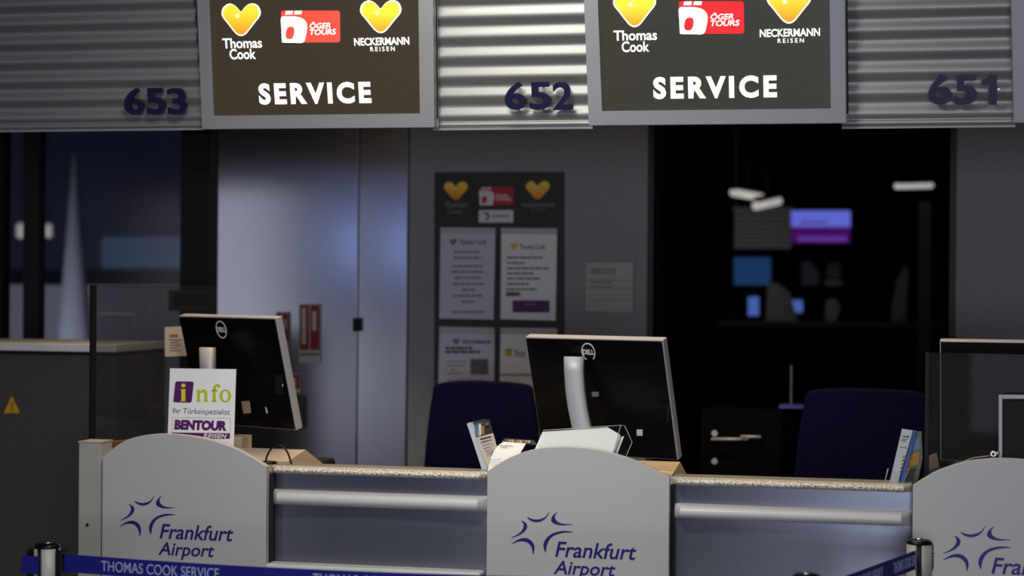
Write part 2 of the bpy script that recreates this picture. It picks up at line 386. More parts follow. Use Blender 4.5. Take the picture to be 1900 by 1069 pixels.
NP = FP.off(.026)
def number(digits, y0, y1, label):
    c = NP.pt(*NP.uv((digits[0][1]+digits[-1][2])/2, y1))
    root = thing('desk_number', label, 'number', c, 'desk numbers on the fascia')
    for ch, xa, xb in digits:
        if ch == '1':
            N_ = lambda p, q: NP.uv(xa+(xb-xa)*p, y0+(y1-y0)*q)
            S().prism(NP, [N_(.48, 1), N_(.48, .33), N_(0, .33), N_(0, .17), N_(.30, .13), N_(.47, .06), N_(.56, 0), N_(1, 0), N_(1, 1)], 0, .012, navy).build('digit', root)
        else: S().text(NP, ch, (xa, y0, xb, y1), 0, .012, navy, bold=.02).build('digit', root)
    for ch, xa, xb in digits:
        for y in (y1-4, y0+4):
            a = NP.uv((xa+xb)/2+(3 if ch == '1' else 0), y); S().cyl(NP.pt(a[0], a[1], -.022), NP.pt(a[0], a[1], .002), .003, .003, navy, 10).build('standoff', root)
number([('6', 232.4, 269), ('5', 273.6, 308.7), ('3', 312.5, 348.2)], 163, 211.7, 'navy desk number 653 on the left corrugated fascia')
number([('6', 937.9, 978.3), ('5', 983.4, 1023.8), ('2', 1027, 1063.5)], 151.6, 203, 'navy desk number 652 between the two lit signs')
number([('6', 1722.4, 1766.6), ('5', 1770.7, 1813.6), ('1', 1822, 1849.5)], 139, 193, 'navy desk number 651 on the right corrugated fascia')
q = NP.pt(*NP.uv(1853, 165)); S().cyl(q-NP.N*.02, q+NP.N*.004, .004, .003, steelbright, 12).build('screw', label='shiny screw beside the last digit of number 651', cat='screw')

def sign(outer, inner, label, fm, logos=None):
    (ol, ob, orr) = outer                           # outer left-bottom, right-bottom picture points, inner likewise
    lb, rb = SP.uv(*outer[0]), SP.uv(*outer[1]); V1 = lb[1]+.62
    ul = SP.uv(*outer[2])                           # a point high on the left edge
    sk = (ul[0]-lb[0])/(ul[1]-lb[1])                # the box hangs a hair out of true
    F = lambda u, v: (u+sk*(v-lb[1]), v)
    il, ir = SP.uv(*inner[0]), SP.uv(*inner[1]); top = V1-.03
    il = (il[0]-sk*(il[1]-lb[1]), il[1]); ir = (ir[0]-sk*(ir[1]-lb[1]), ir[1])
    c = SP.pt((lb[0]+rb[0])/2, lb[1])
    root = thing('lit_sign', label, 'sign', c, 'lit box signs over the desks')
    b = S(); bot = min(lb[1], rb[1])
    O = [F(lb[0], lb[1]), F(rb[0], rb[1]), F(rb[0], V1), F(lb[0], V1)]; I = [F(il[0], il[1]), F(ir[0], ir[1]), F(ir[0], top), F(il[0], top)]
    for i in range(4):
        j = (i+1) % 4
        b.prism(SP, [O[i], O[j], I[j], I[i]], -.030, 0, frame_paint)
    b.build('frame', root)
    face = S().prism(SP, I, -.03, -.004, fm).build('face', root)
    S().prism(SP, [F(lb[0]-.001, lb[1]-.006), F(rb[0]+.003, rb[1]-.006), F(rb[0]+.003, V1), F(lb[0]-.001, V1)], -.037, -.0302, frame_paint).build('back_tray', root)
    cl = S(); cu = rb[0]+.004
    cl.tube([SP.pt(*F(cu, lb[1]+.02+k*.02), -.020+.002*math.sin(k*1.2)) for k in range(28)], .0016, black, 6); cl.build('cable', root)
    if logos: logos(SP.off(-.004), face)
    return root
def logos1(pl, f):
    heart(pl, (411, 6, 484, 67), f, heart_lit, lit_white, lit_spark); heart(pl, (668, 0, 745, 61.5), f, heart_lit, lit_white, lit_spark)
    card(pl, (521.5, 19, 631.5, 79), f, lit_red1, lit_white)
    l = S(); l.text(pl, 'Thomas', (413, 70.5, 486, 89.5), 0, .0008, lit_white, bold=.018).text(pl, 'Cook', (426, 90.5, 474.5, 110), 0, .0008, lit_white, bold=.018); l.build('lettering', f)
    l = S(); l.text(pl, 'NECKERMANN', (657, 69.5, 759.5, 84), 0, .0008, lit_white, bold=.025).text(pl, 'REiSEN', (687, 86.5, 732.5, 95), 0, .0008, lit_white, bold=.015, space=1.5); l.build('lettering', f)
    S().text(pl, 'SERVICE', (480, 153, 688.5, 193), 0, .001, lit_white, bold=.045, space=1.3).build('lettering', f)
def logos2(pl, f):
    heart(pl, (1137.5, -17, 1217.5, 50.5), f, heart_lit, lit_white, lit_spark); heart(pl, (1422.6, -23, 1505, 44), f, heart_lit, lit_white, lit_spark)
    card(pl, (1259.6, 1.5, 1381, 63), f, lit_red2, lit_white)
    l = S(); l.text(pl, 'Thomas', (1138.6, 56, 1219, 75), 0, .0008, lit_white, bold=.018).text(pl, 'Cook', (1153.6, 76.5, 1204.6, 96.5), 0, .0008, lit_white, bold=.018); l.build('lettering', f)
    l = S(); l.text(pl, 'NECKERMANN', (1409.6, 53, 1521.6, 68), 0, .0008, lit_white, bold=.025).text(pl, 'REiSEN', (1442.8, 71, 1491.6, 79.5), 0, .0008, lit_white, bold=.015, space=1.5); l.build('lettering', f)
    S().text(pl, 'SERVICE', (1212, 141, 1441.5, 182.5), 0, .001, lit_white, bold=.045, space=1.3).build('lettering', f)
sign(((375, 239.5), (806, 236), (365.5, 2)), ((396.5, 215), (779, 211)), 'lit SERVICE box sign between the numbers 653 and 652', face1, logos1)
sign(((1092.6, 232.5), (1569.5, 228), (1083.5, 2)), ((1117, 206.5), (1541.5, 201.5)), 'lit SERVICE box sign between the numbers 652 and 651', face2, logos2)
sign(((1881.5, 227), (2370, 222), (1876.5, 2)), ((1906, 201), (2342, 196)), 'box sign cut by the right picture edge, beyond the number 651', face2)

# ------------------------------------------------------------------ counters
A0 = front(0)
ARCH = [
 [(190, 850), (206, 835), (228, 820), (252, 811), (280, 806.4), (308, 805.6), (340, 807.6), (376, 813), (406, 821.6), (440, 834.4), (468, 849.4), (494, 865.6)],
 [(904, 875.6), (920, 864), (944, 850), (970, 839.6), (1002, 832), (1038, 829.4), (1070, 830), (1102, 833.6), (1138, 842), (1174, 853.6), (1210, 870), (1242, 888)],
 [(1693.9, 900.8), (1712.4, 889.2), (1737.9, 874.7), (1761, 866), (1784.2, 858.5), (1813, 853.7), (1842, 851.3), (1865, 851), (1900, 853), (1945, 861), (2000, 879), (2070, 913)]]
Z3 = 3.8313
R8 = lambda pts: [(880+x/Z3, 790+y/Z3) for x, y in pts]
STAR = [
 [(375, 650), (400, 674), (440, 686), (482, 677), (514, 650), (537, 607), (508, 645), (480, 660), (445, 667), (408, 662)],
 [(592, 612), (560, 637), (546, 668), (560, 692), (600, 705), (650, 707), (703, 700), (650, 699), (606, 690), (581, 670), (573, 648), (579, 630)],
 [(332, 675), (360, 686), (376, 708), (370, 737), (340, 766), (300, 786), (260, 798), (302, 776), (334, 750), (349, 722), (350, 702), (345, 688)],
 [(263, 843), (300, 815), (345, 799), (385, 804), (415, 828), (428, 860), (426, 890), (418, 917), (412, 880), (399, 850), (374, 828), (340, 821), (300, 827)],
 [(703, 755), (640, 748), (580, 757), (530, 783), (500, 820), (491, 855), (497, 880), (508, 902), (514, 860), (526, 825), (550, 792), (590, 771), (640, 761)]]
anch2 = A0.uv(1020.2, 948.5)
def arch(pts, anchor, label, bottom):
    P = [A0.uv(*q) for q in smooth_curve(pts, 3, closed=False)]
    ub = A0.uv(*bottom[0])[0], A0.uv(*bottom[1])[0]
    b = A0.pt((P[0][0]+P[-1][0])/2, 0); root = thing('arched_counter_panel', label, 'panel', b, 'arched counter panels with the airport logo')
    fl = 0.0
    S().prism(A0, [(P[0][0], fl), (P[-1][0], fl)]+P[::-1], -.024, 0, boardwhite).build('board', root, bevel=.0012)
    du, dv = anchor[0]-anch2[0], anchor[1]-anch2[1]
    l = S()
    for c in STAR:
        Q = [A0.uv(*q) for q in R8(c)]; l.prism(A0, [(u+du, v+dv) for u, v in smooth_curve(Q, 3)], 0, .0008, airblue)
    l.build('airport_logo', root)
    t = S()
    for tx, (x0, y0, x1, y1) in (('Frankfurt', (1030.1, 1007.2, 1180.8, 1036.6)), ('Airport', (1027, 1042.2, 1141.9, 1075.5))):
        xm, ym = (x0+x1)/2, (y0+y1)/2
        t.text(A0, tx, (A0.uv(x0, ym)[0]+du, A0.uv(xm, y1)[1]+dv, A0.uv(x1, ym)[0]+du, A0.uv(xm, y0)[1]+dv), 0, .0008, airblue, bold=.012, shear=.22, uv=True)
    t.build('lettering', root)
    return P[0][0], P[-1][0]
e1 = arch(ARCH[0], A0.uv(287.4, 918.6), 'pale arched counter panel with airport logo beside the grey end post', ((188, 1069), (495, 1069)))
e2 = arch(ARCH[1], anch2, 'pale arched counter panel with airport logo between the two steel counters', ((902, 1069), (1242, 1069)))
e3 = arch(ARCH[2], A0.uv(1828.6, 975.4), 'pale arched counter panel with airport logo cut by the right picture edge', ((1693, 1069), (2070, 1069)))

def counter(xa, xb, ztop, zrail0, zrail1, zl, label):
    xa += .0012; xb -= .002
    root = thing('check_in_counter', label, 'counter', ((xa+xb)/2, .05, 0), 'steel fronted check-in counters')
    fb = S(); ra = [(xa+.008+(xb+.0015-xa-.008)*i/24, .050-.0095*(1-(i/12-1)**2)) for i in range(25)]
    fb.loft([[(x, y, 0) for x, y in ra], [(x, y, ztop-.016) for x, y in ra]], steel, closed=False, caps=False)
    fb.loft([[(x, .072, 0) for x, y in ra], [(x, .072, ztop-.016) for x, y in ra]], steel, closed=False, caps=False)
    fb.build('front_panel', root)
    S().box(xa-.003, xa+.0078, .030, .1285, 0, ztop-.0205, darkgap).build('side_gap', root)
    # worktop edge with bevelled ends
    def edge(z0, z1, yf, yb, m, name, cut):
        n = 16; rings = []
        def prof(k, x):                                  # k 1 full, 0 flush
            P = []
            for i in range(n+1):
                t = i/n*PI; P.append((x, yb-(yb-yf)*k*max(0, math.sin(t))**.6, (z0+z1)/2-(z1-z0)/2*math.cos(t)))
            return P
        for x, k in ((xa, .12), (xa+cut, 1), (xb-cut, 1), (xb, .12)): rings.append(prof(k, x))
        b = S()
        for i, sm in ((0, False), (1, True), (2, False)): b.loft(rings[i:i+2], m, smooth=sm, closed=False, caps=False)
        return b.build(name, root)
    o = edge(ztop-.020, ztop, .004, .048, granite, 'worktop_edge', .020)
    S().box(xa, xb, .049, .125, ztop-.020, ztop, mat_top).build('worktop', root, bevel=.002)
    edge(zrail0, zrail1, .004, .049, rail, 'bumper_rail', .026)
    S().box(xa, xb-.012, -.012, .049, zl-.5, zl, rail).build('luggage_ledge', root, bevel=.008, seg=3)
    return root
mat_top = mat('worktop_laminate', rgb(150, 147, 138), .3, noise=.1, nscale=200)
def zz(px, py, Y): return at(px, py, Y).z
zt1 = zz(700, 872, .01); zr1 = (zz(700, 945, .01), zz(700, 916.5, .01)); zl1 = zz(700, 1054, 0)
zt2 = zz(1468, 894, .01); zr2 = (zz(1468, 971.5, .01), zz(1468, 943.5, .01))
counter(e1[1], e2[0], zt1, zr1[0], zr1[1], zl1, 'steel counter with pale bumper rail under the left monitor and cable')
counter(e2[1], e3[0], zt2, zr2[0], zr2[1], zl1-.02, 'steel counter with pale bumper rail in front of the dark doorway')

# end post
pe = S(); u0 = A0.uv(145, 950)[0]; u1 = A0.uv(186, 950)[0]; pz = A0.uv(165, 822)[1]
post = thing('end_post', 'grey stained square post left of the first arched panel', 'post', ((u0+u1)/2, .03, 0))
S().box(u0, u1, 0, .075, 0, pz, postgrey).build('shaft', post, bevel=.003)
q = A0.pt(*A0.uv(162, 974)); S().cyl(q+Vector((0, .003, 0)), q+Vector((0, -.003, 0)), .005, .004, darkgap, 14).build('bolt', post)
S().box(u0-.001, u1+.001, -.001, .076, pz, pz+.004, postgrey).build('cap', post)

# worktop of the desks behind the counters, with its ledge behind the arched panels
desk = thing('desk', 'long low desk behind the counters carrying the monitors', 'desk', (.3, .45, 0))
S().box(-.985, 2.0, .135, .62, .90, .93, wood).build('desktop', desk, bevel=.003)
for x in (-.96, -.1, .95, 1.97): S().box(x-.012, x+.012, .15, .60, 0, .90, wood).build('side_panel', desk)
for (a, b), nm in ((e1, 'left'), (e2, 'middle'), (e3, 'right')):
    sh = thing('counter_shelf', 'narrow shelf hidden behind the %s arched panel' % nm, 'shelf', ((a+b)/2, .07, 0), 'shelves behind the arched panels')
    S().box(a+.004, b-.004, .027, .10, 1.05, 1.07, mat_top).build('board', sh); S().box(a+.004, b-.004, .104, .128, 0, 1.07, mat_top).build('support', sh)

# ------------------------------------------------------------------ smoked glass screens
GD = Vector((.3, .954, 0))
gp = at(168, 820, .22); GL = Pl(gp, GD)
uu = GL.uv(400, 700)[0]; vt = GL.uv(168, 530)[1]
gs = thing('glass_screen', 'smoked glass screen standing on wood at the left end of the counter', 'screen', gp, 'smoked glass screens')
S().prism(GL, [(0, 0), (uu, 0), (uu, vt), (0, vt)], -.003, .003, smoked).build('pane', gs)
S().prism(GL, [(-.002, -.002), (.016, -.002), (.016, vt+.001), (-.002, vt+.001)], -.005, .005, blackmatte).build('edge_strip', gs)
b = S(); b.prism(GL, [(-.008, -gp.z), (uu*.98, -gp.z), (uu*.98, -.004), (-.008, -.004)], -.012, .012, darkwood)
b.build('side_board', bevel=.002, label='brown wooden side board under the left glass screen', cat='board')
GD2 = Vector((math.cos(math.radians(9)), -math.sin(math.radians(9)), 0))
gp2 = at(1720, 890, .20); GR = Pl(gp2, GD2); vt2 = GR.uv(1720, 654)[1]
gs2 = thing('glass_screen', 'smoked glass screen in front of the right monitor', 'screen', gp2, 'smoked glass screens')
vb = .931-gp2.z
S().prism(GR, [(0, vb), (.62, vb), (.62, vt2), (0, vt2)], -.003, .003, smoked).build('pane', gs2)
S().prism(GR, [(-.006, vb), (.004, vb), (.004, vt2), (-.006, vt2)], -.005, .005, blackmatte).build('edge_strip', gs2)

# notice stuck to the left screen
pp = GL.off(.004)
n = thing('taped_notice', 'cream paper notice on the left glass screen beside the monitor', 'notice', pp.pt(*pp.uv(325, 660)))
S().poly(pp, [(305.5, 607), (306, 662), (353, 660), (351, 605)], 0, .0008, cream).build('sheet', n)
b = S(); b.rect(pp, 314, 621, 330, 625.5, .0008, .0014, ochre)
for i in range(5): b.rect(pp, 313+(2 if i else 0), 630+i*5, (338, 330, 334, 328, 333)[i], 631.6+i*5, .0008, .0014, greyink)
b.build('print', n)

# ------------------------------------------------------------------ monitors
def monitor(c, yaw, tilt, label, col_pts, logo=True, W=.405, H=.335, T=.030, sticker=True):
    X = Vector((math.cos(yaw), math.sin(yaw), 0)); Nv = Vector((math.sin(yaw), -math.cos(yaw), 0))
    V = Vector((0, 0, math.cos(tilt)))+Nv*math.sin(tilt); P = Pl(c, X, V); dn = P.pt(0, -H/2)
    root = thing('monitor', label, 'monitor', (dn.x, dn.y, .93), 'monitors on the desks')
    h = lambda k: [(-W/2+k, -H/2+k), (W/2-k, -H/2+k), (W/2-k, H/2-k), (-W/2+k, H/2-k)]
    S().prism(P, h(0), -T, -.0035, silver).build('bezel', root, bevel=.003)
    S().prism(P, h(.003), -.0034, 0, black).build('back_shell', root, bevel=.003)
    b = S()
    S().prism(P, h(.012), -T-.001, -T+.001, blackmatte).build('screen', root)
    v = S()
    for i in range(11): v.prism(P, [(-W/2+.02, H/2-.016-i*.005), (W/2-.02, H/2-.016-i*.005), (W/2-.02, H/2-.0145-i*.005), (-W/2+.02, H/2-.0145-i*.005)], 0, .0012, black)
    v.build('vent_slats', root)
    return root, P
def ringlogo(P, root, cpx, rx, ry, t, with_gap=None):
    l = S(); n = 40; c = P.uv(*cpx); e = P.uv(cpx[0]+rx, cpx[1]); f = P.uv(cpx[0], cpx[1]-ry); a = e[0]-c[0]; bb = f[1]-c[1]
    for k in range(n):
        t0, t1 = 2*PI*k/n, 2*PI*(k+1)/n; w = .86
        if with_gap and with_gap[0] < math.degrees(t0) < with_gap[1]: continue
        l.prism(P, [(c[0]+a*math.cos(t0), c[1]+bb*math.sin(t0)), (c[0]+a*math.cos(t1), c[1]+bb*math.sin(t1)), (c[0]+a*w*math.cos(t1), c[1]+bb*w*math.sin(t1)), (c[0]+a*w*math.cos(t0), c[1]+bb*w*math.sin(t0))], .001, t, logogrey)
    l.text(P, 'DELL', (cpx[0]-rx*.80, cpx[1]-ry*.28, cpx[0]+rx*.80, cpx[1]+ry*.28), .001, t, logogrey, bold=.03)
    l.build('round_logo', root)
def column(root, pts, wpx, ys, m=silver):
    """stand column: centre line through picture points at given depths, shallow curved front"""
    b = S(); rings = []
    for (px, py), Y in zip(pts, ys):
        c = at(px, py, Y); hw = (at(px+wpx/2, py, Y)-at(px-wpx/2, py, Y)).length/2; r = []
        for i in range(13):
            t = i/12*PI; r.append((c.x-hw*math.cos(t), c.y-.012*math.sin(t)**.8, c.z))
        r += [(c.x+hw, c.y+.018, c.z), (c.x-hw, c.y+.018, c.z)]; rings.append(r)
    b.loft(rings, m); b.build('stand_column', root)
    c = at(pts[-1][0], pts[-1][1], ys[-1])
    S().box(c.x-.05, c.x+.05, c.y-.012, c.y+.13, .93, .942, silver).build('stand_base', root, bevel=.004)
    S().box(c.x-.022, c.x+.022, c.y-.006, c.y+.012, .94, c.z+.01, silver).build('stand_foot', root)

root, P = monitor(Vector((.2638, .1881, 1.2855)), -.2944, .3068, 'black monitor seen from behind over the middle arched panel', None, W=.4105, H=.336)
ringlogo(P, root, (1092.3, 653), 12.8, 17, .0022, (236, 300))
column(root, [(1064, 662), (1064.5, 690), (1067, 725), (1071, 755), (1077, 785), (1084, 815), (1091, 840)], 36, [.140, .138, .135, .132, .130, .128, .127])
S().rect(P, 1181.5, 797, 1192.5, 808.5, 0, .0006, whiteprint).build('sticker', root, label='small white sticker')
b = S(); b.rect(P, 1222, 745, 1241, 751, 0, .006, black); b.rect(P, 1238, 750, 1243, 782, 0, .004, blackmatte); b.build('button_strip', root)
S().rect(P, 1098, 727, 1111, 736, 0, .0005, greyink).build('small_label', root)
root, P = monitor(Vector((-.8528, .4003, 1.324)), -.4394, .2627, 'black monitor seen from behind over the info sign', None)
ringlogo(P, root, (411.3, 611.5), 9.6, 16.5, .0022)
column(root, [(383, 645), (384, 690), (388, 740), (394, 790), (400, 830)], 26, [.33, .32, .31, .305, .30])
S().poly(P, [(448, 745), (463, 744), (466, 766), (452, 768)], 0, .0008, tan).build('sticker', root, label='scuffed tan sticker')
S().poly(P, [(492, 755), (494, 756), (497.5, 767), (494, 766)], 0, .0006, whiteprint).build('small_label', root)
b = S(); b.rect(P, 512, 696, 526, 730, 0, .005, blackmatte); b.rect(P, 526, 712, 528, 716, .005, .006, whiteprint); b.build('button_strip', root)
c3 = at(1743, 634, .46)
root, P = monitor(c3+Vector((.205, -.03, -.160)), -.06, .20, 'black monitor behind the right glass screen', None)
ctr = P.pt(0, 0, 0); b = S(); b.box(ctr.x+.02, ctr.x+.07, ctr.y-.05, ctr.y-.03, .94, ctr.z-.02, blackmatte); b.build('stand_column', root, bevel=.006)
S().box(ctr.x-.10, ctr.x+.10, ctr.y-.06, ctr.y+.14, .93, .942, silver).build('stand_base', root, bevel=.004)

# beech risers with a shallow ridge
def riser(ridge0, ridge1, Y, label, name='wooden_riser', extra=None):
    a, b_ = at(*ridge0, Y), at(*ridge1, Y+.02); z = (a.z+b_.z)/2
    root = thing(name, label, 'riser', ((a.x+b_.x)/2, Y, .93), 'beech risers behind the counters')
    pr = [(-.150, -.020), (0, 0), (.150, -.052), (.150, .93-z), (-.150, .93-z)]
    b = S(); dx = .02
    r0 = [(a.x, Y+y, z+dz) for y, dz in pr]; r1 = [(b_.x, Y+y, z+dz) for y, dz in pr]
    b.loft([r0, r1], wood, smooth=False); b.build('block', root, bevel=.001)
    if extra:
        e0 = at(extra[0], extra[3], Y+.10); e1_ = at(extra[2], extra[1], Y+.10); S().box(e0.x, e1_.x, Y+.06, Y+.14, z-.04, e1_.z, wood).build('back_block', root)
    return root
riser((438, 829), (571, 835), .34, 'beech riser beside the black cable loop', extra=(430, 809, 458, 828))
riser((1142, 851), (1264, 858), .34, 'beech riser under the corner of the middle monitor')
# small black things on the left counter
c = at(496, 860, .08); S().lathe((c.x, c.y, zt1), [(.026, 0), (.027, .003), (.024, .006), (.001, .007)], black).build('cable_puck', label='flat black disc on the left counter beside the cable loop', cat='disc')
pts = smooth_curve([(492, 866), (495, 848), (504, 832), (516, 826.5), (527, 831), (535, 843), (541, 862)], 5, closed=False)
S().tube([at(x, y, .085) for x, y in pts], .0026, black).build('cable', label='black cable loop rising from the left counter', cat='cable')
a, b_ = at(588, 862, .55), at(627, 862, .55); zk = zz(600, 851, .55)
S().hexa([(a.x, .51, .931), (b_.x, .51, .931), (b_.x, .61, .931), (a.x, .61, .931), (a.x, .51, zk), (b_.x-.03, .51, zk-.002), (b_.x-.03, .61, zk-.004), (a.x, .61, zk)], blackmatte).build('card_printer', bevel=.004, label='low black device on the desk right of the left riser', cat='device')

# ------------------------------------------------------------------ info sign
IP = Pl((0, .058, 1.10), V=(0, math.sin(.26), math.cos(.26)))
root = thing('info_sign', 'white info sign with purple and lime print behind the left arched panel', 'sign', IP.pt(*IP.uv(373, 860)))
q = lambda x, y: (300+x/6.2875, 670+y/6.2875)
base = IP.uv(433, 832)[1]
TL, TR, BL, BR = IP.uv(*q(95, 85)), IP.uv(*q(867, 95)), IP.uv(*q(68, 905)), IP.uv(*q(838, 1015))
ex = lambda T, B: (B[0]+(T[0]-B[0])*(-.028-B[1])/(T[1]-B[1]), -.028)
S().prism(IP, [ex(TL, BL), ex(TR, BR), TR, TL], -.003, 0, white).build('board', root, bevel=.0005)
b = S()
Q = lambda P_: [IP.uv(*q(x, y)) for x, y in P_]
x0, y0 = IP.uv(*q(134, 482)); x1, y1 = IP.uv(*q(376, 241)); b.prism(IP, rr(x0, y0, x1, y1, .006), 0, .0006, purple)
b.build('purple_square', root)
b = S()
def qb(P_, m, t0=.0006, t1=.0014): b.prism(IP, Q(P_), t0, t1, m)
circ = [(255+26*math.cos(k*PI/10), 286+24*math.sin(k*PI/10)) for k in range(20)]
qb(circ, yellow); qb([(218, 333), (278, 326), (278, 462), (286, 470), (212, 472), (232, 460), (232, 345)], yellow)
b.build('letter_i', root)
b = S()
qb([(405, 338), (447, 334), (447, 458), (458, 472), (404, 472), (413, 458), (413, 350)], lime, 0)                       # n
qb(smooth_curve([(447, 360), (470, 338), (500, 332), (525, 345), (532, 375), (533, 420), (535, 456), (545, 473), (490, 473), (499, 456), (499, 410), (498, 375), (486, 360), (468, 366), (447, 385)], 2), lime, 0)
qb(smooth_curve([(596, 470), (596, 400), (598, 340), (606, 300), (632, 274), (664, 268), (684, 284), (680, 306), (660, 310), (648, 292), (636, 310), (632, 345), (631, 410), (632, 470)], 2), lime, 0)   # f
qb([(578, 340), (655, 338), (655, 352), (578, 354)], lime, 0); qb([(578, 462), (645, 462), (645, 473), (578, 473)], lime, 0)
n_ = 36
for k in range(n_):
    t0, t1 = 2*PI*k/n_, 2*PI*(k+1)/n_; fo = lambda t: (744+67*math.cos(t), 406+74*math.sin(t)); fi = lambda t: (744+33*math.cos(t), 406+62*math.sin(t))
    qb([fo(t0), fo(t1), fi(t1), fi(t0)], lime, 0)
b.build('lettering', root)
l = S(); B = lambda x0, y0, x1, y1: (*q(x0, y0), *q(x1, y1))
l.text(IP, 'Ihr T\u00fcrkeispezialist', B(128, 556, 796, 640), 0, .0006, ink, bold=-.004); l.build('lettering', root)
l = S()
for c in ([(120, 657), (803, 668), (803, 671), (120, 660)], [(120, 660), (123, 660), (121, 835), (118, 835)], [(800, 670), (803, 670), (799, 843), (796, 843)]): l.prism(IP, Q(c), 0, .0005, greyink)
l.text(IP, 'BENTOUR', B(150, 691, 765, 810), 0, .0006, purple, bold=.065); l.build('lettering', root)
S().prism(IP, Q([(120, 835), (798, 843), (795, 908), (118, 900)]), 0, .0006, purple).build('purple_band', root)
S().text(IP, 'REISEN', B(486, 850, 762, 898), .0006, .0012, whiteprint, bold=.03, shear=.22, space=1.1).build('lettering', root)

# ------------------------------------------------------------------ papers on the middle panel
def strip(rows, th, m, name, parent=None, msel=None, **k):
    """a bent sheet: rows of (left point, right point)"""
    b = S(); up = Vector((0, th, 0))
    for i in range(len(rows)-1):
        (a, c), (d, e) = rows[i], rows[i+1]; mm = msel(i) if msel else m
        b.hexa([a, c, c+up, a+up, d, e, e+up, d+up], mm)
    return b.build(name, parent, **k)
root = thing('brochure', 'white edged travel brochure leaning left of the curled white leaflet', 'brochure', at(900, 868, 0.122))
strip([(at(866, 786, 0.127), at(879, 782, 0.127)), (at(880, 828, 0.120), at(895, 828, 0.120)), (at(893, 868, 0.114), at(908, 868, 0.114)), (at(899, 884, 0.112), at(914, 884, 0.112))], .012, paleblue, 'spine', root)
strip([(at(874, 783.5, 0.122), at(896, 777.5, 0.122)), (at(878, 783, 0.122), at(908, 779, 0.122)), (at(885, 811, 0.117), at(915, 804, 0.117))], .003, photodark, 'cover_photo', root)
pm = S()
for x0, y0, x1, y1, m_ in ((881, 788, 887, 806, teal), (888, 787, 893, 808, whiteprint), (893, 790, 899, 806, ochre), (883, 784, 896, 787, sage), (900, 784, 907, 790, sage), (886, 799, 889, 809, paleblue)): pm.rect(front(0.114), x0, y0, x1, y1, 0, .001, m_)
pm.build('photo_print', root)
strip([(at(885, 811, 0.116), at(915, 804, 0.116)), (at(891, 835, 0.112), at(921, 826, 0.112)), (at(900, 856, 0.108), at(930, 846, 0.108)), (at(910, 878, 0.102), at(938, 868, 0.102))], .002, cream, 'page', root)
pm = S()
for i in range(6): pm.poly(front(0.106), [(891+i*2.4, 816+i*5.6-(2 if i == 0 else 0)), (912+i*1.9-(6 if i % 2 else 0), 811+i*5.6-(2 if i == 0 else 0)), (912+i*1.9-(6 if i % 2 else 0), 812+i*5.6), (891+i*2.4, 817.2+i*5.6)], 0, .0006, ink if i < 2 else greyink)
pm.build('print', root)
root = thing('leaflet', 'curled white leaflet drooping over the left of the middle arched panel', 'leaflet', at(940, 880, .05))
rows = [((934, 820), (976, 823)), ((925, 826), (972, 830)), ((917, 836), (967, 838)), ((911, 850), (962, 850)), ((907, 864), (958, 864)), ((904.5, 880), (955, 880))]
strip([(at(*l_, .104-.013*i), at(*r_, .104-.013*i)) for i, (l_, r_) in enumerate(rows)], .002, white, 'sheet', root)
pm = S(); pm.poly(front(.088), [(927, 826), (952, 827.5), (952, 828.5), (927, 827)], 0, .0006, greyink); pm.poly(front(.084), [(929, 829.5), (942, 830.5), (942, 831.3), (929, 830.3)], 0, .0006, greyink)
for i in range(3): pm.poly(front(.044), [(908, 853+i*3), (930, 851+i*3), (930, 851.6+i*3), (908, 853.6+i*3)], 0, .0006, greyink)
pm.build('print', root)
strip([(at(936, 813.5, .122), at(990, 817, .122)), (at(929, 822, .117), at(997, 826, .117))], .004, photodark, 'photo_strip', root)
pm = S()
for i in range(9):
    x = 938+i*5.2; pm.poly(front(.115), [(x, 815.6+.25*i), (x+4.4, 815+.25*i), (x+5, 820+.2*i), (x+1, 821.5+.2*i)], 0, .001, (ochre, tan, cream)[i % 3])
pm.build('photo_print', root)
root = thing('acrylic_tray', 'clear acrylic paper tray tilted on the middle arched panel', 'tray', at(1080, 858, .06))
AP = Pl((0, .044, 1.10), V=(0, math.sin(.5), math.cos(.5))); AQ = AP.off(-.022)
e_ = S()
def bar(b, p, q_, r, m): b.tube([p, q_], r, m, 6)
F_ = [(995, 838), (1008, 799), (1152, 789.5), (1136, 846)]; G_ = [(1020, 812), (1030, 797), (1159, 790), (1173, 821), (1158, 852)]
S().poly(AP, F_, -.0015, 0, acrylic).build('front_sheet', root)
S().hexa([AP.pt(*AP.uv(1152, 789.5)), AP.pt(*AP.uv(1153.5, 789.5)), AP.pt(*AP.uv(1137.5, 846)), AP.pt(*AP.uv(1136, 846)), AQ.pt(*AQ.uv(1172, 820)), AQ.pt(*AQ.uv(1174, 820)), AQ.pt(*AQ.uv(1160, 856)), AQ.pt(*AQ.uv(1158, 856))], acrylic).build('side_sheet', root)
S().poly(AQ, [(1010, 800), (1158, 790), (1173, 821), (1158, 856), (1010, 856)], -.002, 0, acrylic).build('back_sheet', root)
for p, q_ in ((F_[1], F_[2]), (F_[2], F_[3])): bar(e_, AP.pt(*AP.uv(*p), .001), AP.pt(*AP.uv(*q_), .001), .0009, paleshade)
for p, q_ in (((1159, 790), (1173, 821)), ((1173, 821), (1160, 851))): bar(e_, AQ.pt(*AQ.uv(*p), .001), AQ.pt(*AQ.uv(*q_), .001), .0009, paleshade)
bar(e_, AP.pt(*AP.uv(1152, 789.5)), AQ.pt(*AQ.uv(1159, 790)), .0009, paleshade)
e_.build('bright_edges', root)
pp = AP.off(-.004)
b = S(); b.poly(pp, [(1007, 801), (1127, 792.5), (1151, 807), (1136, 850), (985, 850)], -.004, 0, white); b.build('paper_stack', label='white paper sheets inside the clear acrylic tray', cat='paper')
pp = AP.off(-.016)
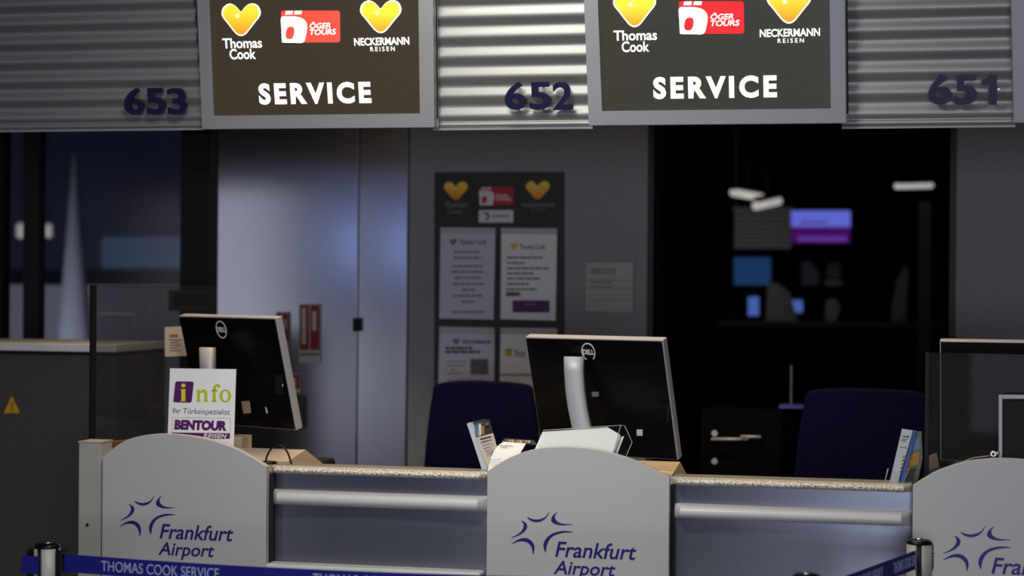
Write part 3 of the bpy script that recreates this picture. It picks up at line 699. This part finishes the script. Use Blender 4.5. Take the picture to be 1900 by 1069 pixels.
S().poly(pp, [(1140, 815), (1158, 809), (1142, 850), (1120, 850)], -.002, 0, white).build('loose_sheet', label='white sheet sticking out at the right of the acrylic tray', cat='paper')

# ------------------------------------------------------------------ brochures by the right screen
YR = .075; BP = front(YR)
def booklet(pts, Y, th, m, name, label, cat='brochure', group=None, prints=None):
    root = thing(name, label, cat, at(*pts[0], Y), group); pl = front(Y)
    S().poly(pl, pts, -th, 0, m).build('cover', root, bevel=.0006)
    if prints:
        b = S(); prints(b, pl); b.build('print', root)
def wp(b, pl):
    b.text(pl, 'Transfer', (1674.5, 807.5, 1687.5, 812), 0, .0006, ink, bold=.02)
    for i in range(2): b.poly(pl, [(1672.5, 814+i*3.2), (1684-i*3, 815+i*3.2), (1684-i*3, 816.6+i*3.2), (1672.5, 815.6+i*3.2)], 0, .0006, greyink)
    b.poly(pl, [(1678.5, 829), (1681.5, 829), (1681.5, 832), (1678.5, 832)], 0, .0006, redprint); b.poly(pl, [(1670, 829), (1676, 829), (1676, 831), (1670, 831)], 0, .0006, greyink)
    for i in range(5): b.poly(pl, [(1676-i*1.6, 846+i*7), (1679.5-i*1.6, 845+i*7), (1678.5-i*1.6, 849+i*7), (1675-i*1.6, 850+i*7)], 0, .0006, (redprint, sage, ochre)[i % 3])
def trim_wp(b, pl):
    for i in range(2): b.poly(pl, [(1672.5, 814+i*3.2), (1684-i*3, 815+i*3.2), (1684-i*3, 816.6+i*3.2), (1672.5, 815.6+i*3.2)], 0, .0006, greyink)
booklet([(1650, 897.5), (1673.5, 796), (1694, 799), (1666, 897.5)], YR, .006, paleblue, 'brochure', 'white booklet leaning in the rack by the right glass screen', group='brochures by the right screen', prints=wp)
booklet([(1668, 897.5), (1694, 800), (1699.5, 799), (1676, 897.5)], YR+.008, .006, brochblue, 'brochure', 'thin blue booklet between the white booklet and the dark brochure', group='brochures by the right screen')
booklet([(1674, 897.5), (1698, 800), (1710, 801), (1712, 850), (1704, 890), (1697, 897.5)], YR+.016, .006, sage, 'brochure', 'dark patterned brochure touching the right glass screen', group='brochures by the right screen',
        prints=lambda b, pl: [b.poly(pl, q_, 0, .0006, m_) for q_, m_ in (([(1690, 842), (1706, 838), (1704, 862), (1684, 866)], ochre), ([(1694, 812), (1706, 812), (1706, 834), (1690, 838)], teal), ([(1680, 872), (1700, 868), (1694, 892), (1676, 894)], photodark))])
root = thing('brochure_rack', 'clear acrylic rack holding the brochures by the right screen', 'rack', at(1670, 897, YR))
S().poly(front(YR-.004), [(1641, 897.5), (1648, 869), (1652, 868), (1692, 897.5)], -.0012, 0, acrylic).build('front_sheet', root)
S().poly(front(YR+.026), [(1645, 897.5), (1655, 862), (1712, 862), (1700, 897.5)], -.0015, 0, acrylic).build('back_sheet', root)
b = S(); bar(b, at(1641, 897, YR-.004), at(1648, 869, YR-.004), .0012, paleshade); bar(b, at(1676, 897, YR-.004), at(1687, 868, YR-.004), .0010, paleshade); b.build('bright_edges', root)
root = thing('small_carton', 'tan and slate carton behind the left edge of the right glass screen', 'carton', at(1730, 890, .30))
S().poly(front(.30), [(1717, 850), (1738, 842), (1743, 866), (1721, 872)], -.03, 0, tan).build('lid', root)
pc = front(.30); S().prism(pc, [pc.uv(1721, 872), (pc.uv(1732, 940)[0], .931), (pc.uv(1760, 940)[0], .931), pc.uv(1743, 866)], -.03, 0, slate).build('body', root)
# framed stand and chrome lock over the right panel
FPp = front(.10)
root = thing('display_frame', 'silver framed dark display stand cut by the right picture edge', 'frame', FPp.pt(*FPp.uv(1900, 890)))
b = S(); b.rect(FPp, 1853, 733, 1860, 893, -.012, 0, silver); b.rect(FPp, 1860, 733, 2030, 740.5, -.012, 0, silver); b.rect(FPp, 2023, 740.5, 2030, 893, -.012, 0, silver); b.build('frame', root, bevel=.001)
S().rect(FPp, 1860, 740.5, 2023, 893, -.010, -.006, blackmatte).build('panel', root)
root = thing('cable_lock', 'small chrome cable lock beside the silver display frame', 'lock', at(1843, 852, .06))
c = at(1843, 842.5, .055); S().cyl(c+Vector((0, .012, 0)), c, .0075, .0075, steelbright, 20).cyl(c, c+Vector((0, -.003, 0)), .0045, .004, black, 16).build('lock_barrel', root, bevel=.001)
S().cyl(c+Vector((.006, .006, .001)), c+Vector((.015, .006, .001)), .004, .005, steelbright, 12).build('lock_pin', root)
S().tube([at(x, y, .06) for x, y in smooth_curve([(1836, 846), (1820, 848), (1806, 850), (1790, 856), (1780, 866)], 4, closed=False)], .0012, silver, 6).build('cable', root)

# ------------------------------------------------------------------ office chairs
def chair(px, top, wpx, Y, label):
    c = at(px, top, Y); k = (at(px+wpx/2, top, Y)-at(px-wpx/2, top, Y)).length/2
    root = thing('office_chair', label, 'chair', (c.x, Y+.2, 0), 'navy office chairs behind the counters')
    OUT = [(-k*1.13, -.62), (-k*1.16, -.40), (-k*1.10, -.20), (-k*.98, -.045), (-k*.90, -.012), (-k*.5, -.002), (0, .0), (k*.5, -.002), (k*.90, -.012), (k*.98, -.045), (k*1.10, -.20), (k*1.16, -.40), (k*1.13, -.62)]
    O = smooth_curve(OUT, 3, closed=False); pl = Pl((c.x, Y, c.z), V=(0, .0, 1))
    S().prism(pl, O, -.055, 0, bluecloth).build('backrest', root, bevel=.022, seg=4)
    z = c.z-.72
    S().prism(Pl((c.x, Y, z), X=(1, 0, 0), V=(0, 1, 0)), rr(-.24, .05, .24, .52, .08), -.08, 0, bluecloth).build('seat', root, bevel=.02, seg=3)
    S().box(c.x-.03, c.x+.03, Y+.04, Y+.075, z-.0, c.z-.45, black).build('back_support', root)
    S().cyl((c.x, Y+.28, .09), (c.x, Y+.28, z), .025, .025, black).build('column', root)
    for i in range(5):
        a = 2*PI*i/5+.3; e = Vector((c.x+.28*math.cos(a), Y+.28+.28*math.sin(a), .07)); leg = S().cyl((c.x, Y+.28, .11), e, .024, .016, black, 12).build('leg', root)
        S().cyl(e+Vector((.012*math.sin(a), -.012*math.cos(a), -.04)), e-Vector((.012*math.sin(a), -.012*math.cos(a), .04)), .03, .03, black, 16).build('caster', leg)
chair(893, 708, 188, 1.12, 'navy office chair in front of the dark notice board')
chair(1605, 722, 232, 1.10, 'navy office chair in front of the dark doorway')

# ------------------------------------------------------------------ back wall: notice board, notices, plates
bp = front(YB-.004)
root = thing('notice_board', 'tall dark notice board with company logos on the back wall', 'board', bp.pt(*bp.uv(928, 800)))
NB = S().poly(bp, [(807, 320), (806, 800), (1047, 800), (1047.5, 319.5)], -.003, .008, board).build('backing', root)
lp = bp.off(.008)
heart(lp, (824, 337, 868, 371), NB, heart_dull, None, whiteprint); heart(lp, (976, 336, 1020, 370), NB, heart_dull, None, whiteprint)
card(lp, (889, 347, 953, 381), NB, redprint, whiteprint)
dullw = mat('dull_white_print', rgb(130, 130, 130), .6)
l = S(); l.text(lp, 'Thomas', (824.5, 374, 867, 385), 0, .001, dullw, bold=.01).text(lp, 'Cook', (831, 387, 859, 397), 0, .001, dullw, bold=.01); l.build('lettering', NB)
l = S(); l.text(lp, 'NECKERMANN', (968, 377, 1028, 384), 0, .001, dullw, bold=.02).text(lp, 'REiSEN', (985, 387, 1012, 391), 0, .001, dullw, space=1.4); l.build('lettering', NB)
l = S(); l.rect(lp, 888.5, 390, 952.5, 413, 0, .001, whiteprint)
cc = (902, 401.5)
for k in range(14):
    t0, t1 = -2.4+k*.3, -2.4+(k+1)*.3; wv = 2.2+1.6*math.sin(k/14*PI)
    l.poly(lp, [(cc[0]+6.5*math.cos(t0), cc[1]+7*math.sin(t0)), (cc[0]+6.5*math.cos(t1), cc[1]+7*math.sin(t1)), (cc[0]+(6.5-wv)*math.cos(t1), cc[1]+(7-wv)*math.sin(t1)), (cc[0]+(6.5-wv)*math.cos(t0), cc[1]+(7-wv)*math.sin(t0))], .001, .0018, ink)
l.rect(lp, 913, 399.5, 946, 402.5, .001, .0018, greyink); l.build('white_plate', NB)
def lines(b, pl, rows, m, h=2.2):
    for x0, x1, y in rows:                            # unreadable lines of print, as word-like dashes
        x = x0
        while x < x1-1:
            w_ = min(random.uniform(5, 15), x1-x); b.rect(pl, x, y-h/2, x+w_, y+h/2, .0006, .0012, m); x += w_+1.6
def notice(quad, strip_y, label, fn, sheetmat=white):
    pl = lp; root = thing('wall_notice', label, 'notice', pl.pt(*pl.uv((quad[0][0]+quad[2][0])/2, quad[2][1])), 'notices on the dark board')
    S().poly(pl, quad, .0004, .003, sheetmat).build('sheet', root)
    (xa, ya), (xb, yb) = quad[0], quad[3]
    S().poly(pl, [(xa, ya), (xa, ya+strip_y), (xb, yb+strip_y), (xb, yb)], .003, .006, holder).build('clip_strip', root)
    fn(root, pl.off(.003))
def n1(r, pl):
    heart(pl, (834, 443, 848, 455), r, greyink, None, None)
    b = S(); b.text(pl, 'Thomas Cook', (852, 444, 903, 453.5), .0004, .0012, ink, bold=.01)
    lines(b, pl, [(842, 889, 468), (842, 892, 478.5), (840, 896, 494), (837, 898, 504.5), (844, 892, 515.5), (840, 898, 527), (857, 881, 538), (841, 897, 549), (856, 881, 560), (839, 898, 579)], ink, 2.6); b.build('print', r)
def n2(r, pl):
    heart(pl, (946, 450, 961, 463), r, heart_dull, None, None)
    b = S(); b.text(pl, 'Thomas Cook', (964, 453, 1012, 462.5), .0004, .0012, ink, bold=.01)
    lines(b, pl, [(940, 1007, 478), (941, 973, 488), (941, 1020, 498), (941, 990, 507.5), (941, 1002, 517), (941, 981, 527), (940, 997, 537)], ink, 3)
    b.rect(pl, 939, 542, 965, 549.5, .0006, .0014, sage); b.build('print', r)
    q_ = S(); q_.rect(pl, 951, 557.5, 1020, 580, .0006, .0014, purple); q_.rect(pl, 975, 563, 994, 566.5, .0014, .002, greyink); q_.build('purple_block', r)
def n3(r, pl):
    heart(pl, (840, 628, 853, 640), r, greyink, None, None)
    b = S(); b.text(pl, 'NECKERMANN', (858, 631, 911, 638), .0004, .0012, ink, bold=.03)
    lines(b, pl, [(827, 876, 646), (827, 891, 653)], ink, 4.5); lines(b, pl, [(830, 868, 671), (830, 862, 679), (837, 845, 686), (830, 858, 693), (830, 900, 706)], greyink, 2); b.build('print', r)
    S().rect(pl, 873, 666, 906, 695, .0006, .0014, mat('bw_photo', rgb(100, 100, 104), .6, noise=.8, nscale=25)).build('photo', r)
def n4(r, pl):
    b = S(); b.text(pl, 'ho', (956, 648, 974, 662), .0004, .0012, airblue, bold=.01); b.build('lettering', r)
    b = S(); b.rect(pl, 937, 646.5, 951, 662, .0006, .0012, yellow); b.rect(pl, 939, 648.5, 949, 652, .0012, .0018, sage); b.rect(pl, 940, 655, 948, 659, .0012, .0018, amber); b.build('square_logo', r)
    S().rect(pl, 928, 694, 1032, 697, .0006, .003, greyink).build('fold_line', r)
lil = mat('lilac_paper', rgb(214, 212, 224), .6)
notice([(818, 422), (815.5, 591), (916, 593), (919.5, 423)], 11, 'upper left notice on the dark board, black print centred', n1, lil)
notice([(930.5, 423), (929, 592), (1031, 595), (1034, 424)], 11, 'upper right notice on the dark board, with a purple block', n2)
notice([(816, 606), (813, 740), (917, 742), (918, 608)], 12, 'lower left notice on the dark board, with a grey photo', n3, lil)
notice([(929.5, 608), (927, 742), (1032, 744), (1034, 609)], 12, 'lower right notice on the dark board, half behind the middle monitor', n4)
dp = front(YB-.002)
root = thing('door_plate', 'beige room number plate 200.2223 between the notice board and doorway', 'sign', dp.pt(*dp.uv(1131, 580)))
plate = mat('plate_beige', rgb(176, 176, 166), .5)
S().poly(dp, [(1087.5, 486.5), (1086.5, 578.5), (1176, 580.5), (1177, 485)], -.002, .016, plate).build('plate', root, bevel=.002)
dq = dp.off(.016)
b = S()
for y in (519, 536, 546, 557): b.rect(dq, 1088, y, 1175, y+.9, 0, .0008, greyink)
b.build('groove_lines', root)
b = S(); b.text(dq, '200.2223', (1096, 498, 1141, 507.5), 0, .001, ink); b.text(dq, 'Thomas Cook', (1096, 520.5, 1136, 526), 0, .001, ink); lines(b, dq, [(1096, 1136, 532)], greyink, 2.5); b.build('lettering', root)
# fire signs and handle on the metal wall
def firesign(x0, y0, x1, y1, label, cols=2):
    fp = front(YB-.016); root = thing('fire_sign', label, 'sign', fp.pt(*fp.uv((x0+x1)/2, y1)), 'red safety signs on the metal wall')
    S().rect(fp, x0, y0, x1, y1, -.003, 0, whiteprint).build('plate', root)
    b = S(); w_ = (x1-x0)/cols; ye = y1-(y1-y0)*.22
    for i in range(cols): b.rect(fp, x0+i*w_+1, y0+2, x0+(i+1)*w_-1, ye, 0, .0008, firered)
    for i in range(cols):
        b.rect(fp, x0+i*w_+w_*.25, y0+(8 if i == 0 else 14), x0+i*w_+w_*.65, y0+(y1-y0)*(.68 if i == 0 else .45), .0008, .0014, whiteprint)
    b.rect(fp, x0+2, ye+6, x1-2, ye+10, 0, .0008, greyink); b.build('pictograms', root)
firesign(555, 564, 594, 674, 'red safety sign with two pictograms on the satin metal wall')
firesign(512, 579, 536, 648, 'red safety sign half hidden behind the left monitor top')
firesign(535, 693, 557, 730, 'small red safety sign behind the lower edge of the left monitor', 1)
hp = front(YB-.014)
b = S(); b.rect(hp, 657.5, 590, 667, 615, -.002, .022, blackmatte); b.build('door_latch', bevel=.003, label='small black latch on the seam of the satin metal wall', cat='latch')
b = S(); b.rect(hp, 545, 734, 563, 796, -.002, .04, darkframe); b.build('wall_socket_box', bevel=.004, label='grey box on the metal wall below the small red sign', cat='box')

# ------------------------------------------------------------------ electrical cabinet at far left
YC = .95; x1 = at(218, 700, YC).x; zc = zz(80, 637, YC)
root = thing('electrical_cabinet', 'grey electrical cabinet with a yellow warning triangle', 'cabinet', (x1-.5, YC+.2, 0))
S().box(x1-1.1, x1-.005, YC, YC+.4, 0, zc-.038, cabinet).build('body', root, bevel=.004)
S().box(x1-1.1, x1, YC-.014, YC+.41, zc-.026, zc, cabtop).build('top', root, bevel=.003)
S().box(x1-1.1, x1-.01, YC+.006, YC+.4, zc-.038, zc-.026, darkgap).build('shadow_gap', root)
cp = front(YC)
tr = [(22, 735), (7, 767), (37, 766.5)]
b = S(); b.poly(cp, tr, 0, .001, amber); b.poly(cp, [(21, 746), (24, 746), (23.2, 758), (21.8, 758)], .001, .0016, ink); b.poly(cp, [(21.3, 760), (23.7, 760), (23.7, 763), (21.3, 763)], .001, .0016, ink); b.build('warning_triangle', root)
pd = front(YW-.034)
root = thing('wall_panel', 'dark flat panel low on the window frame behind the left glass screen', 'panel', pd.pt(*pd.uv(356, 578)))
S().rect(pd, 313, 538, 398, 577, -.03, .006, mat('panel_grey', rgb(88, 88, 90), .5)).build('frame', root, bevel=.003)
S().rect(pd, 323, 545, 388, 567, .006, .009, blackmatte).build('display', root)

# ------------------------------------------------------------------ queue posts and belts
def qpost(px, py, Y, brackets, label):
    c = at(px, py, Y); top = c.z; r = .030
    root = thing('queue_post', label, 'post', (c.x, Y, 0), 'belt barrier posts')
    S().lathe((c.x, Y, 0), [(.001, 0), (.17, 0), (.17, .012), (.12, .025), (.03, .035), (.001, .035)], black).build('base', root)
    S().cyl((c.x, Y, .03), (c.x, Y, top-.19), r*.95, r*.95, postsilver, 32).build('pole', root)
    S().cyl((c.x, Y, top-.19), (c.x, Y, top-.006), r*.96, r*.96, blackmatte, 32).build('cassette', root)
    for k in range(4):
        a0 = math.radians(-90+12+k*90+brackets[1]); b = S(); rings = []
        for i in range(9):
            a = a0+math.radians(66)*i/8; rings.append([(c.x+rad*math.cos(a), Y+rad*math.sin(a), z) for rad, z in ((r*.9, top-.19), (r*1.02, top-.19), (r*1.02, top-.008), (r*.9, top-.008))])
        b.loft(rings, postsilver); b.build('silver_cover', root)
    S().lathe((c.x, Y, top-.008), [(.001, 0), (r*1.03, 0), (r*1.03, .005), (r*.8, .010), (r*.4, .011), (.001, .011)], black).build('top_cap', root)
    S().lathe((c.x, Y, top+.003), [(.001, 0), (r*.35, 0), (r*.3, .0025), (.001, .003)], steelbright, 16).build('cap_screw', root)
    for a in brackets[0]:
        d_ = Vector((math.cos(a), math.sin(a), 0)); n_ = Vector((-d_.y, d_.x, 0)); p = Vector((c.x, Y, 0)); b = S()
        h = [p+d_*(r*.9)+n_*s_*.012 for s_ in (-1, 1)]+[p+d_*(r+.016)+n_*s_*.012 for s_ in (1, -1)]
        b.hexa([q_+Vector((0, 0, top-.075)) for q_ in h]+[q_+Vector((0, 0, top-.012)) for q_ in h], black); o = b.build('belt_clip', root, bevel=.002)
        s2 = S()
        for i in range(5): s2.hexa([q_+d_*.0016+Vector((0, 0, top-.068+i*.008)) for q_ in h[2:]+[h[3]-d_*.004, h[2]-d_*.004]]+[q_+d_*.0016+Vector((0, 0, top-.065+i*.008)) for q_ in h[2:]+[h[3]-d_*.004, h[2]-d_*.004]], darkframe)
        s2.build('grip_ribs', o)
    return Vector((c.x, Y, top))
YA, YC2, YD = -.70, -.20, -.86
PA = at(88, 1010, YA); PC = at(1706, 1003, YC2); PD = at(1497, 1067, YD)
ang = lambda a, b: math.atan2(b.y-a.y, b.x-a.x)
LB = Pl((PA.x, PA.y, 0), (PD-PA).to_2d().to_3d())
qpost(88, 1010, YA, ([ang(PA, PD), PI+.05], -13), 'belt barrier post at the left picture edge')
qpost(1706, 1003, YC2, ([1.05], 0), 'belt barrier post overlapping the right arched panel')
qpost(1497, 1067, YD, ([ang(PD, PA), ang(PD, PC)], 20), 'belt barrier post whose cap just shows at the bottom edge')
def belt(pl, L0, L1, topf, h, texts, name, label, th=.0012):
    root = thing(name, label, 'belt', pl.pt((L0+L1)/2, topf((L0+L1)/2)-h), 'blue printed barrier belts')
    n = 40; b = S(); rings = []
    for i in range(n+1):
        u = L0+(L1-L0)*i/n; z = topf(u); rings.append([pl.pt(u, z-h, -th), pl.pt(u, z-h, th), pl.pt(u, z, th), pl.pt(u, z, -th)])
    b.loft(rings, beltblue, smooth=False); b.build('webbing', root)
    for tx, u0, u1 in texts:
        S().text(pl, tx, (u0, .22*h, u1, .80*h), th, th+.0006, belttext, bold=.004, uv=True, fn=lambda u, v, t: pl.pt(u, topf(u)-h+v, t)).build('lettering', root)
    return root
# the long belt sags between the left post and the post at the bottom edge
P1, P2, P3 = LB.uv(128.6, 1028.7), LB.uv(487, 1052.4), LB.uv(885, 1067.5)
def quad(p1, p2, p3):
    def f(u):
        return sum(y*math.prod((u-xj)/(xi-xj) for xj, _ in (p1, p2, p3) if xj != xi) for xi, y in (p1, p2, p3))
    return f
LL = (PD-PA).to_2d().length
fA = quad(P1, P2, (LL-.04, P1[1]-.004)) if False else quad(P1, P2, P3)
uT = LB.uv(188.5, 1050)[0]; uT2 = LB.uv(407, 1060)[0]; uT3 = LB.uv(581, 1069)[0]; per = uT3-uT
endz = PD.z-.02
kq = (endz-fA(LL-.04))
u3 = P3[0]
fB = lambda u: fA(u) if u <= u3 else fA(u)+(kq)*((u-u3)/(LL-.04-u3))**2
txts = []
u_ = uT
while u_+(uT2-uT) < LL-.06: txts.append(('THOMAS COOK SERVICE', u_, u_+uT2-uT)); u_ += per
belt(LB, .040, LL-.045, fB, .042, txts, 'barrier_belt', 'blue belt from the left barrier post across the counter front')
stub = Pl((PA.x, PA.y, 0), (1, 0, 0)); z0 = stub.uv(60, 1028)[1]
belt(Pl((PA.x, PA.y-.031, 0)), stub.uv(51, 1040)[0], stub.uv(83, 1040)[0], lambda u: z0, .042, [], 'belt_end', 'short blue belt end clipped to the left barrier post')
RB = Pl((PD.x, PD.y, 0), (PC-PD).to_2d().to_3d())
LR = (PC-PD).to_2d().length
r1, r2 = RB.uv(1572, 1068), RB.uv(1702, 1020.5)
sl = (r2[1]-r1[1])/(r2[0]-r1[0])
fR = lambda u: r1[1]+(u-r1[0])*sl
t0, t1 = RB.uv(1657, 1057)[0], RB.uv(1703.5, 1035)[0]
wT = (t1-t0)*19/15.2
belt(RB, .045, LR-.028, fR, .044, [('THOMAS COOK SER', t0, min(t1, LR-.03)), ('THOMAS COOK SERVICE', t0-.07-wT, t0-.07)], 'barrier_belt', 'blue belt rising to the right barrier post')

# ------------------------------------------------------------------ back office behind the doorway
YO = 7.0; OP = front(YO)
zb = zz(1550, 606, YO)
root = thing('back_counter', 'dark high counter deep inside the back office', 'counter', (at(1560, 600, YO).x, YO+.2, 0))
xa, xb = at(1340, 600, YO).x, at(1745, 600, YO).x
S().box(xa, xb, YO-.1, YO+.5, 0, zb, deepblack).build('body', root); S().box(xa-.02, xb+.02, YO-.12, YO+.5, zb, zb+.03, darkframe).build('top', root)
zb += .03
def tubelight(p, q_, w_, label):
    a, b_ = at(*p, YO-.6), at(*q_, YO-.1); root = thing('tube_light', label, 'lamp', (a+b_)/2, 'tube lights in the back office')
    S().tube([a, b_], w_, tube_e, 12).build('tube', root); S().tube([a+Vector((0, 0, w_*1.3)), b_+Vector((0, 0, w_*1.3))], w_*.8, darkframe, 8).build('fitting', root)
    h = (a+b_)/2; S().cyl(h+Vector((0, 0, w_)), (h.x, h.y, 2.9), .006, .006, darkframe, 8).build('hanger', root)
tubelight((1361, 357), (1412, 366), .024, 'slanted tube light at the left of the dark office')
tubelight((1403, 382), (1444, 373), .026, 'tube light just above the pale slatted blind')
tubelight((1664, 345.5), (1727, 344), .018, 'tube light at the right of the dark office')
root = thing('window_blind', 'pale slatted blind hanging in the dark office', 'blind', at(1417, 460, YO+.3))
b = S(); bl = front(YO+.25)
for i in range(9): b.rect(bl, 1363, 391+i*8.0, 1468, 397+i*8.0, 0, .006, paleshade)
b.build('slats', root); S().rect(bl, 1361, 385, 1470, 390, -.02, .02, paleshade).build('head_rail', root)
S().box(at(1364, 400, YO+.25).x, at(1365, 400, YO+.25).x, YO+.255, YO+.258, zz(1364, 462, YO+.25), 2.9, paleshade).build('cord', root)
root = thing('wall_screen', 'wide wall screen glowing blue above purple in the dark office', 'screen', at(1523, 452, YO+.5)); sp_ = front(7.58)
S().rect(sp_, 1464, 386, 1581, 455, -.01, .03, blackmatte).build('case', root)
sq = sp_.off(.03); S().rect(sq, 1468, 391, 1578, 421, 0, .002, scr_blue).build('blue_picture', root); S().rect(sq, 1470, 421, 1577, 450.5, 0, .002, scr_purple).build('purple_picture', root)
b = S(); b.rect(sq, 1481, 439, 1571, 448, .002, .004, scr_text); b.rect(sq, 1485, 411, 1535, 414, .002, .004, scr_purple); b.build('caption_bar', root)
def deskscreen(x0, y0, x1, y1, m, label):
    root = thing('office_monitor', label, 'monitor', (at((x0+x1)/2, y1, YO).x, YO, zb), 'glowing monitors in the back office')
    S().rect(OP, x0-3, y0-3, x1+3, y1+3, -.04, 0, blackmatte).build('case', root); S().rect(OP, x0, y0, x1, y1, 0, .002, m).build('screen', root)
    c = at((x0+x1)/2, y1, YO); S().box(c.x-.02, c.x+.02, YO+.0, YO+.03, zb, c.z+.02, blackmatte).build('stand', root)
deskscreen(1362, 478, 1430, 529, scr_teal, 'larger teal glowing screen below the pale blind in the office')
deskscreen(1388, 551, 1408, 586, scr_small, 'small upright blue screen deep in the dark office')
deskscreen(1470, 557, 1489, 580, scr_small, 'small square blue screen deep in the dark office')
def lump(pts, Y, th, m, name, label, cat, floor_=None):
    pl = front(Y); P = [pl.uv(*q) for q in pts]
    if floor_: P = [(u, max(v, floor_)) if i not in (len(P)-1, len(P)-2) else (u, floor_) for i, (u, v) in enumerate(P)]
    S().prism(pl, P, -th, 0, m).build(name, bevel=.01, seg=3, label=label, cat=cat)
lump([(1424, 528), (1440, 524), (1466, 545), (1474, 575), (1482, 600), (1484, 612), (1420, 612)], YO-.02, .10, palegrey, 'draped_coat', 'pale grey draped cloth shape in the dark office beside the small blue screen', 'cloth', zb+.001)
lump([(1486, 486), (1503, 484), (1520, 506), (1520, 531), (1486, 531)], 7.58, .02, slate, 'hanging_sheet', 'dim bluish sheet below the wall screen in the office', 'paper')
lump([(1534, 490), (1560, 486), (1560, 519), (1532, 519)], 7.52, .08, darkwood, 'storage_box', 'dim brown box right of the bluish sheet in the office', 'box')
lump([(1529, 519.5), (1563, 519.5), (1562, 531), (1530, 531)], 7.50, .10, palegrey, 'wall_shelf', 'dim pale strip under the brown box in the office', 'shelf')
lump([(1532, 556), (1550, 553), (1560, 570), (1552, 612), (1530, 612)], YO+.02, .08, tan, 'paper_bag', 'dim crumpled tan bag on the office counter', 'bag', zb+.001)
lump([(1656, 560), (1664, 520), (1680, 490), (1686, 505), (1680, 612), (1652, 612)], YO+.02, .06, palegrey, 'hanging_coat', 'dim pale curved garment near the office pillar', 'coat', zb+.001)
S().box(at(1705, 400, YO-.3).x, at(1728, 400, YO-.3).x, YO-.3, YO-.22, 0, zz(1715, 375, YO-.3), slate).build('office_pillar', label='dim grey upright pillar at the right of the dark office', cat='pillar')
# drawer unit in the dark doorway
YU = 1.55; UP_ = front(YU)
root = thing('drawer_unit', 'black drawer unit with silver handles in the doorway', 'cabinet', (at(1390, 800, YU).x, YU+.2, 0))
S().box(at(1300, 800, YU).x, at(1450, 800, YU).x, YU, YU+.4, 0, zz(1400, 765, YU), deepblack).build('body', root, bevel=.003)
satin = mat('dim_handle', rgb(200, 196, 186), .45, .3)
def drw(x0, x1, y, ky, par, bar_=True):
    z = zz((x0+x1)/2, y, YU); d_ = S().rect(UP_, 1306, y-14, 1446, y+32, 0, .006, deepblack).build('drawer', par)
    a, c = at(x0, y, YU-.03), at(x1, y, YU-.03); h = S()
    if bar_: h.tube([a, c], .0055, satin, 10); h.tube([a, a+Vector((0, .026, 0))], .004, satin, 8); h.tube([c, c+Vector((0, .026, 0))], .004, satin, 8); h.build('handle', d_)
    k = at(1326, ky, YU-.006); S().cyl(k, k+Vector((0, -.006, 0)), .011, .010, satin, 16).build('lock', d_)
drw(1321, 1386, 815, 804, root); drw(1321, 1386, 869, 856, root, False)
S().tube([at(1374, 810, YU-.05), at(1412, 811, YU-.05)], .005, satin, 10).cyl(at(1409, 811, YU-.05), at(1409, 811, YU), .004, .004, satin, 10).build('handle', root)
root = thing('desk_stand', 'dim thin stand with a violet foot beside the right chair', 'stand', (at(1468, 752, 1.75).x, 1.75, 0))
S().box(at(1468, 700, 1.75).x-.004, at(1468, 700, 1.75).x+.004, 1.75, 1.76, zz(1468, 750, 1.75), zz(1468, 678, 1.75), slate).build('upright', root)
S().box(at(1448, 750, 1.75).x, at(1500, 750, 1.75).x, 1.70, 1.80, zz(1468, 750, 1.75)-.012, zz(1468, 750, 1.75), mat('violet_foot', rgb(90, 80, 190), .4)).build('foot', root)
S().box(at(1462, 750, 1.75).x, at(1474, 750, 1.75).x, 1.74, 1.77, 0, zz(1468, 750, 1.75)-.012, deepblack).build('column', root)

# ------------------------------------------------------------------ far hall behind the left window
YF = 6.0
root = thing('tapered_pillar', 'pale tapering pillar seen through the left window', 'pillar', (at(140, 500, YF).x, YF, 0))
c = at(142, 560, YF); S().cyl((c.x, YF, 0), (c.x-.02, YF, zz(136, 285, YF)), .20, .012, pillarpaint, 24).build('shaft', root)
def farlamp(px, py, w_, h_, m, label):
    c = at(px, py, YF+.6); root = thing('far_lamp', label, 'lamp', c, 'lamps seen through the left window')
    S().lathe((c.x, c.y, c.z-h_/2), [(.001, 0), (w_*.5, h_*.15), (w_*.5, h_*.85), (.001, h_)], m, 16).build('globe', root); S().cyl((c.x, c.y, c.z+h_/2), (c.x, c.y, 3.0), .006, .006, darkframe, 8).build('rod', root)
farlamp(38, 428, .055, .11, lamp_e, 'warm lamp seen through the window left of the black mullion')
farlamp(90, 428, .050, .10, lamp_e, 'warm lamp seen through the window right of the black mullion')
b = S(); b.box(at(-60, 600, 7.6).x, at(345, 600, 7.6).x, 7.6, 7.7, 0, zz(200, 530, 7.6), cabtop); b.build('far_partition', label='pale low partition far beyond the left window', cat='partition')
S().rect(front(7.99), 190, 440, 345, 497, -.01, .01, emis('far_band_glow', (.025, .038, .068, 1), 1.0)).build('lit_band', label='bluish lit band far beyond the left window', cat='light')
area('added_far_hall_light', (-4.0, 3.4, .35), (-4.6, 7.4, .7), 1.6, .3, 30, (.78, .80, 1.0))  # added unseen light near the floor, brightens pillar, partition and far wall
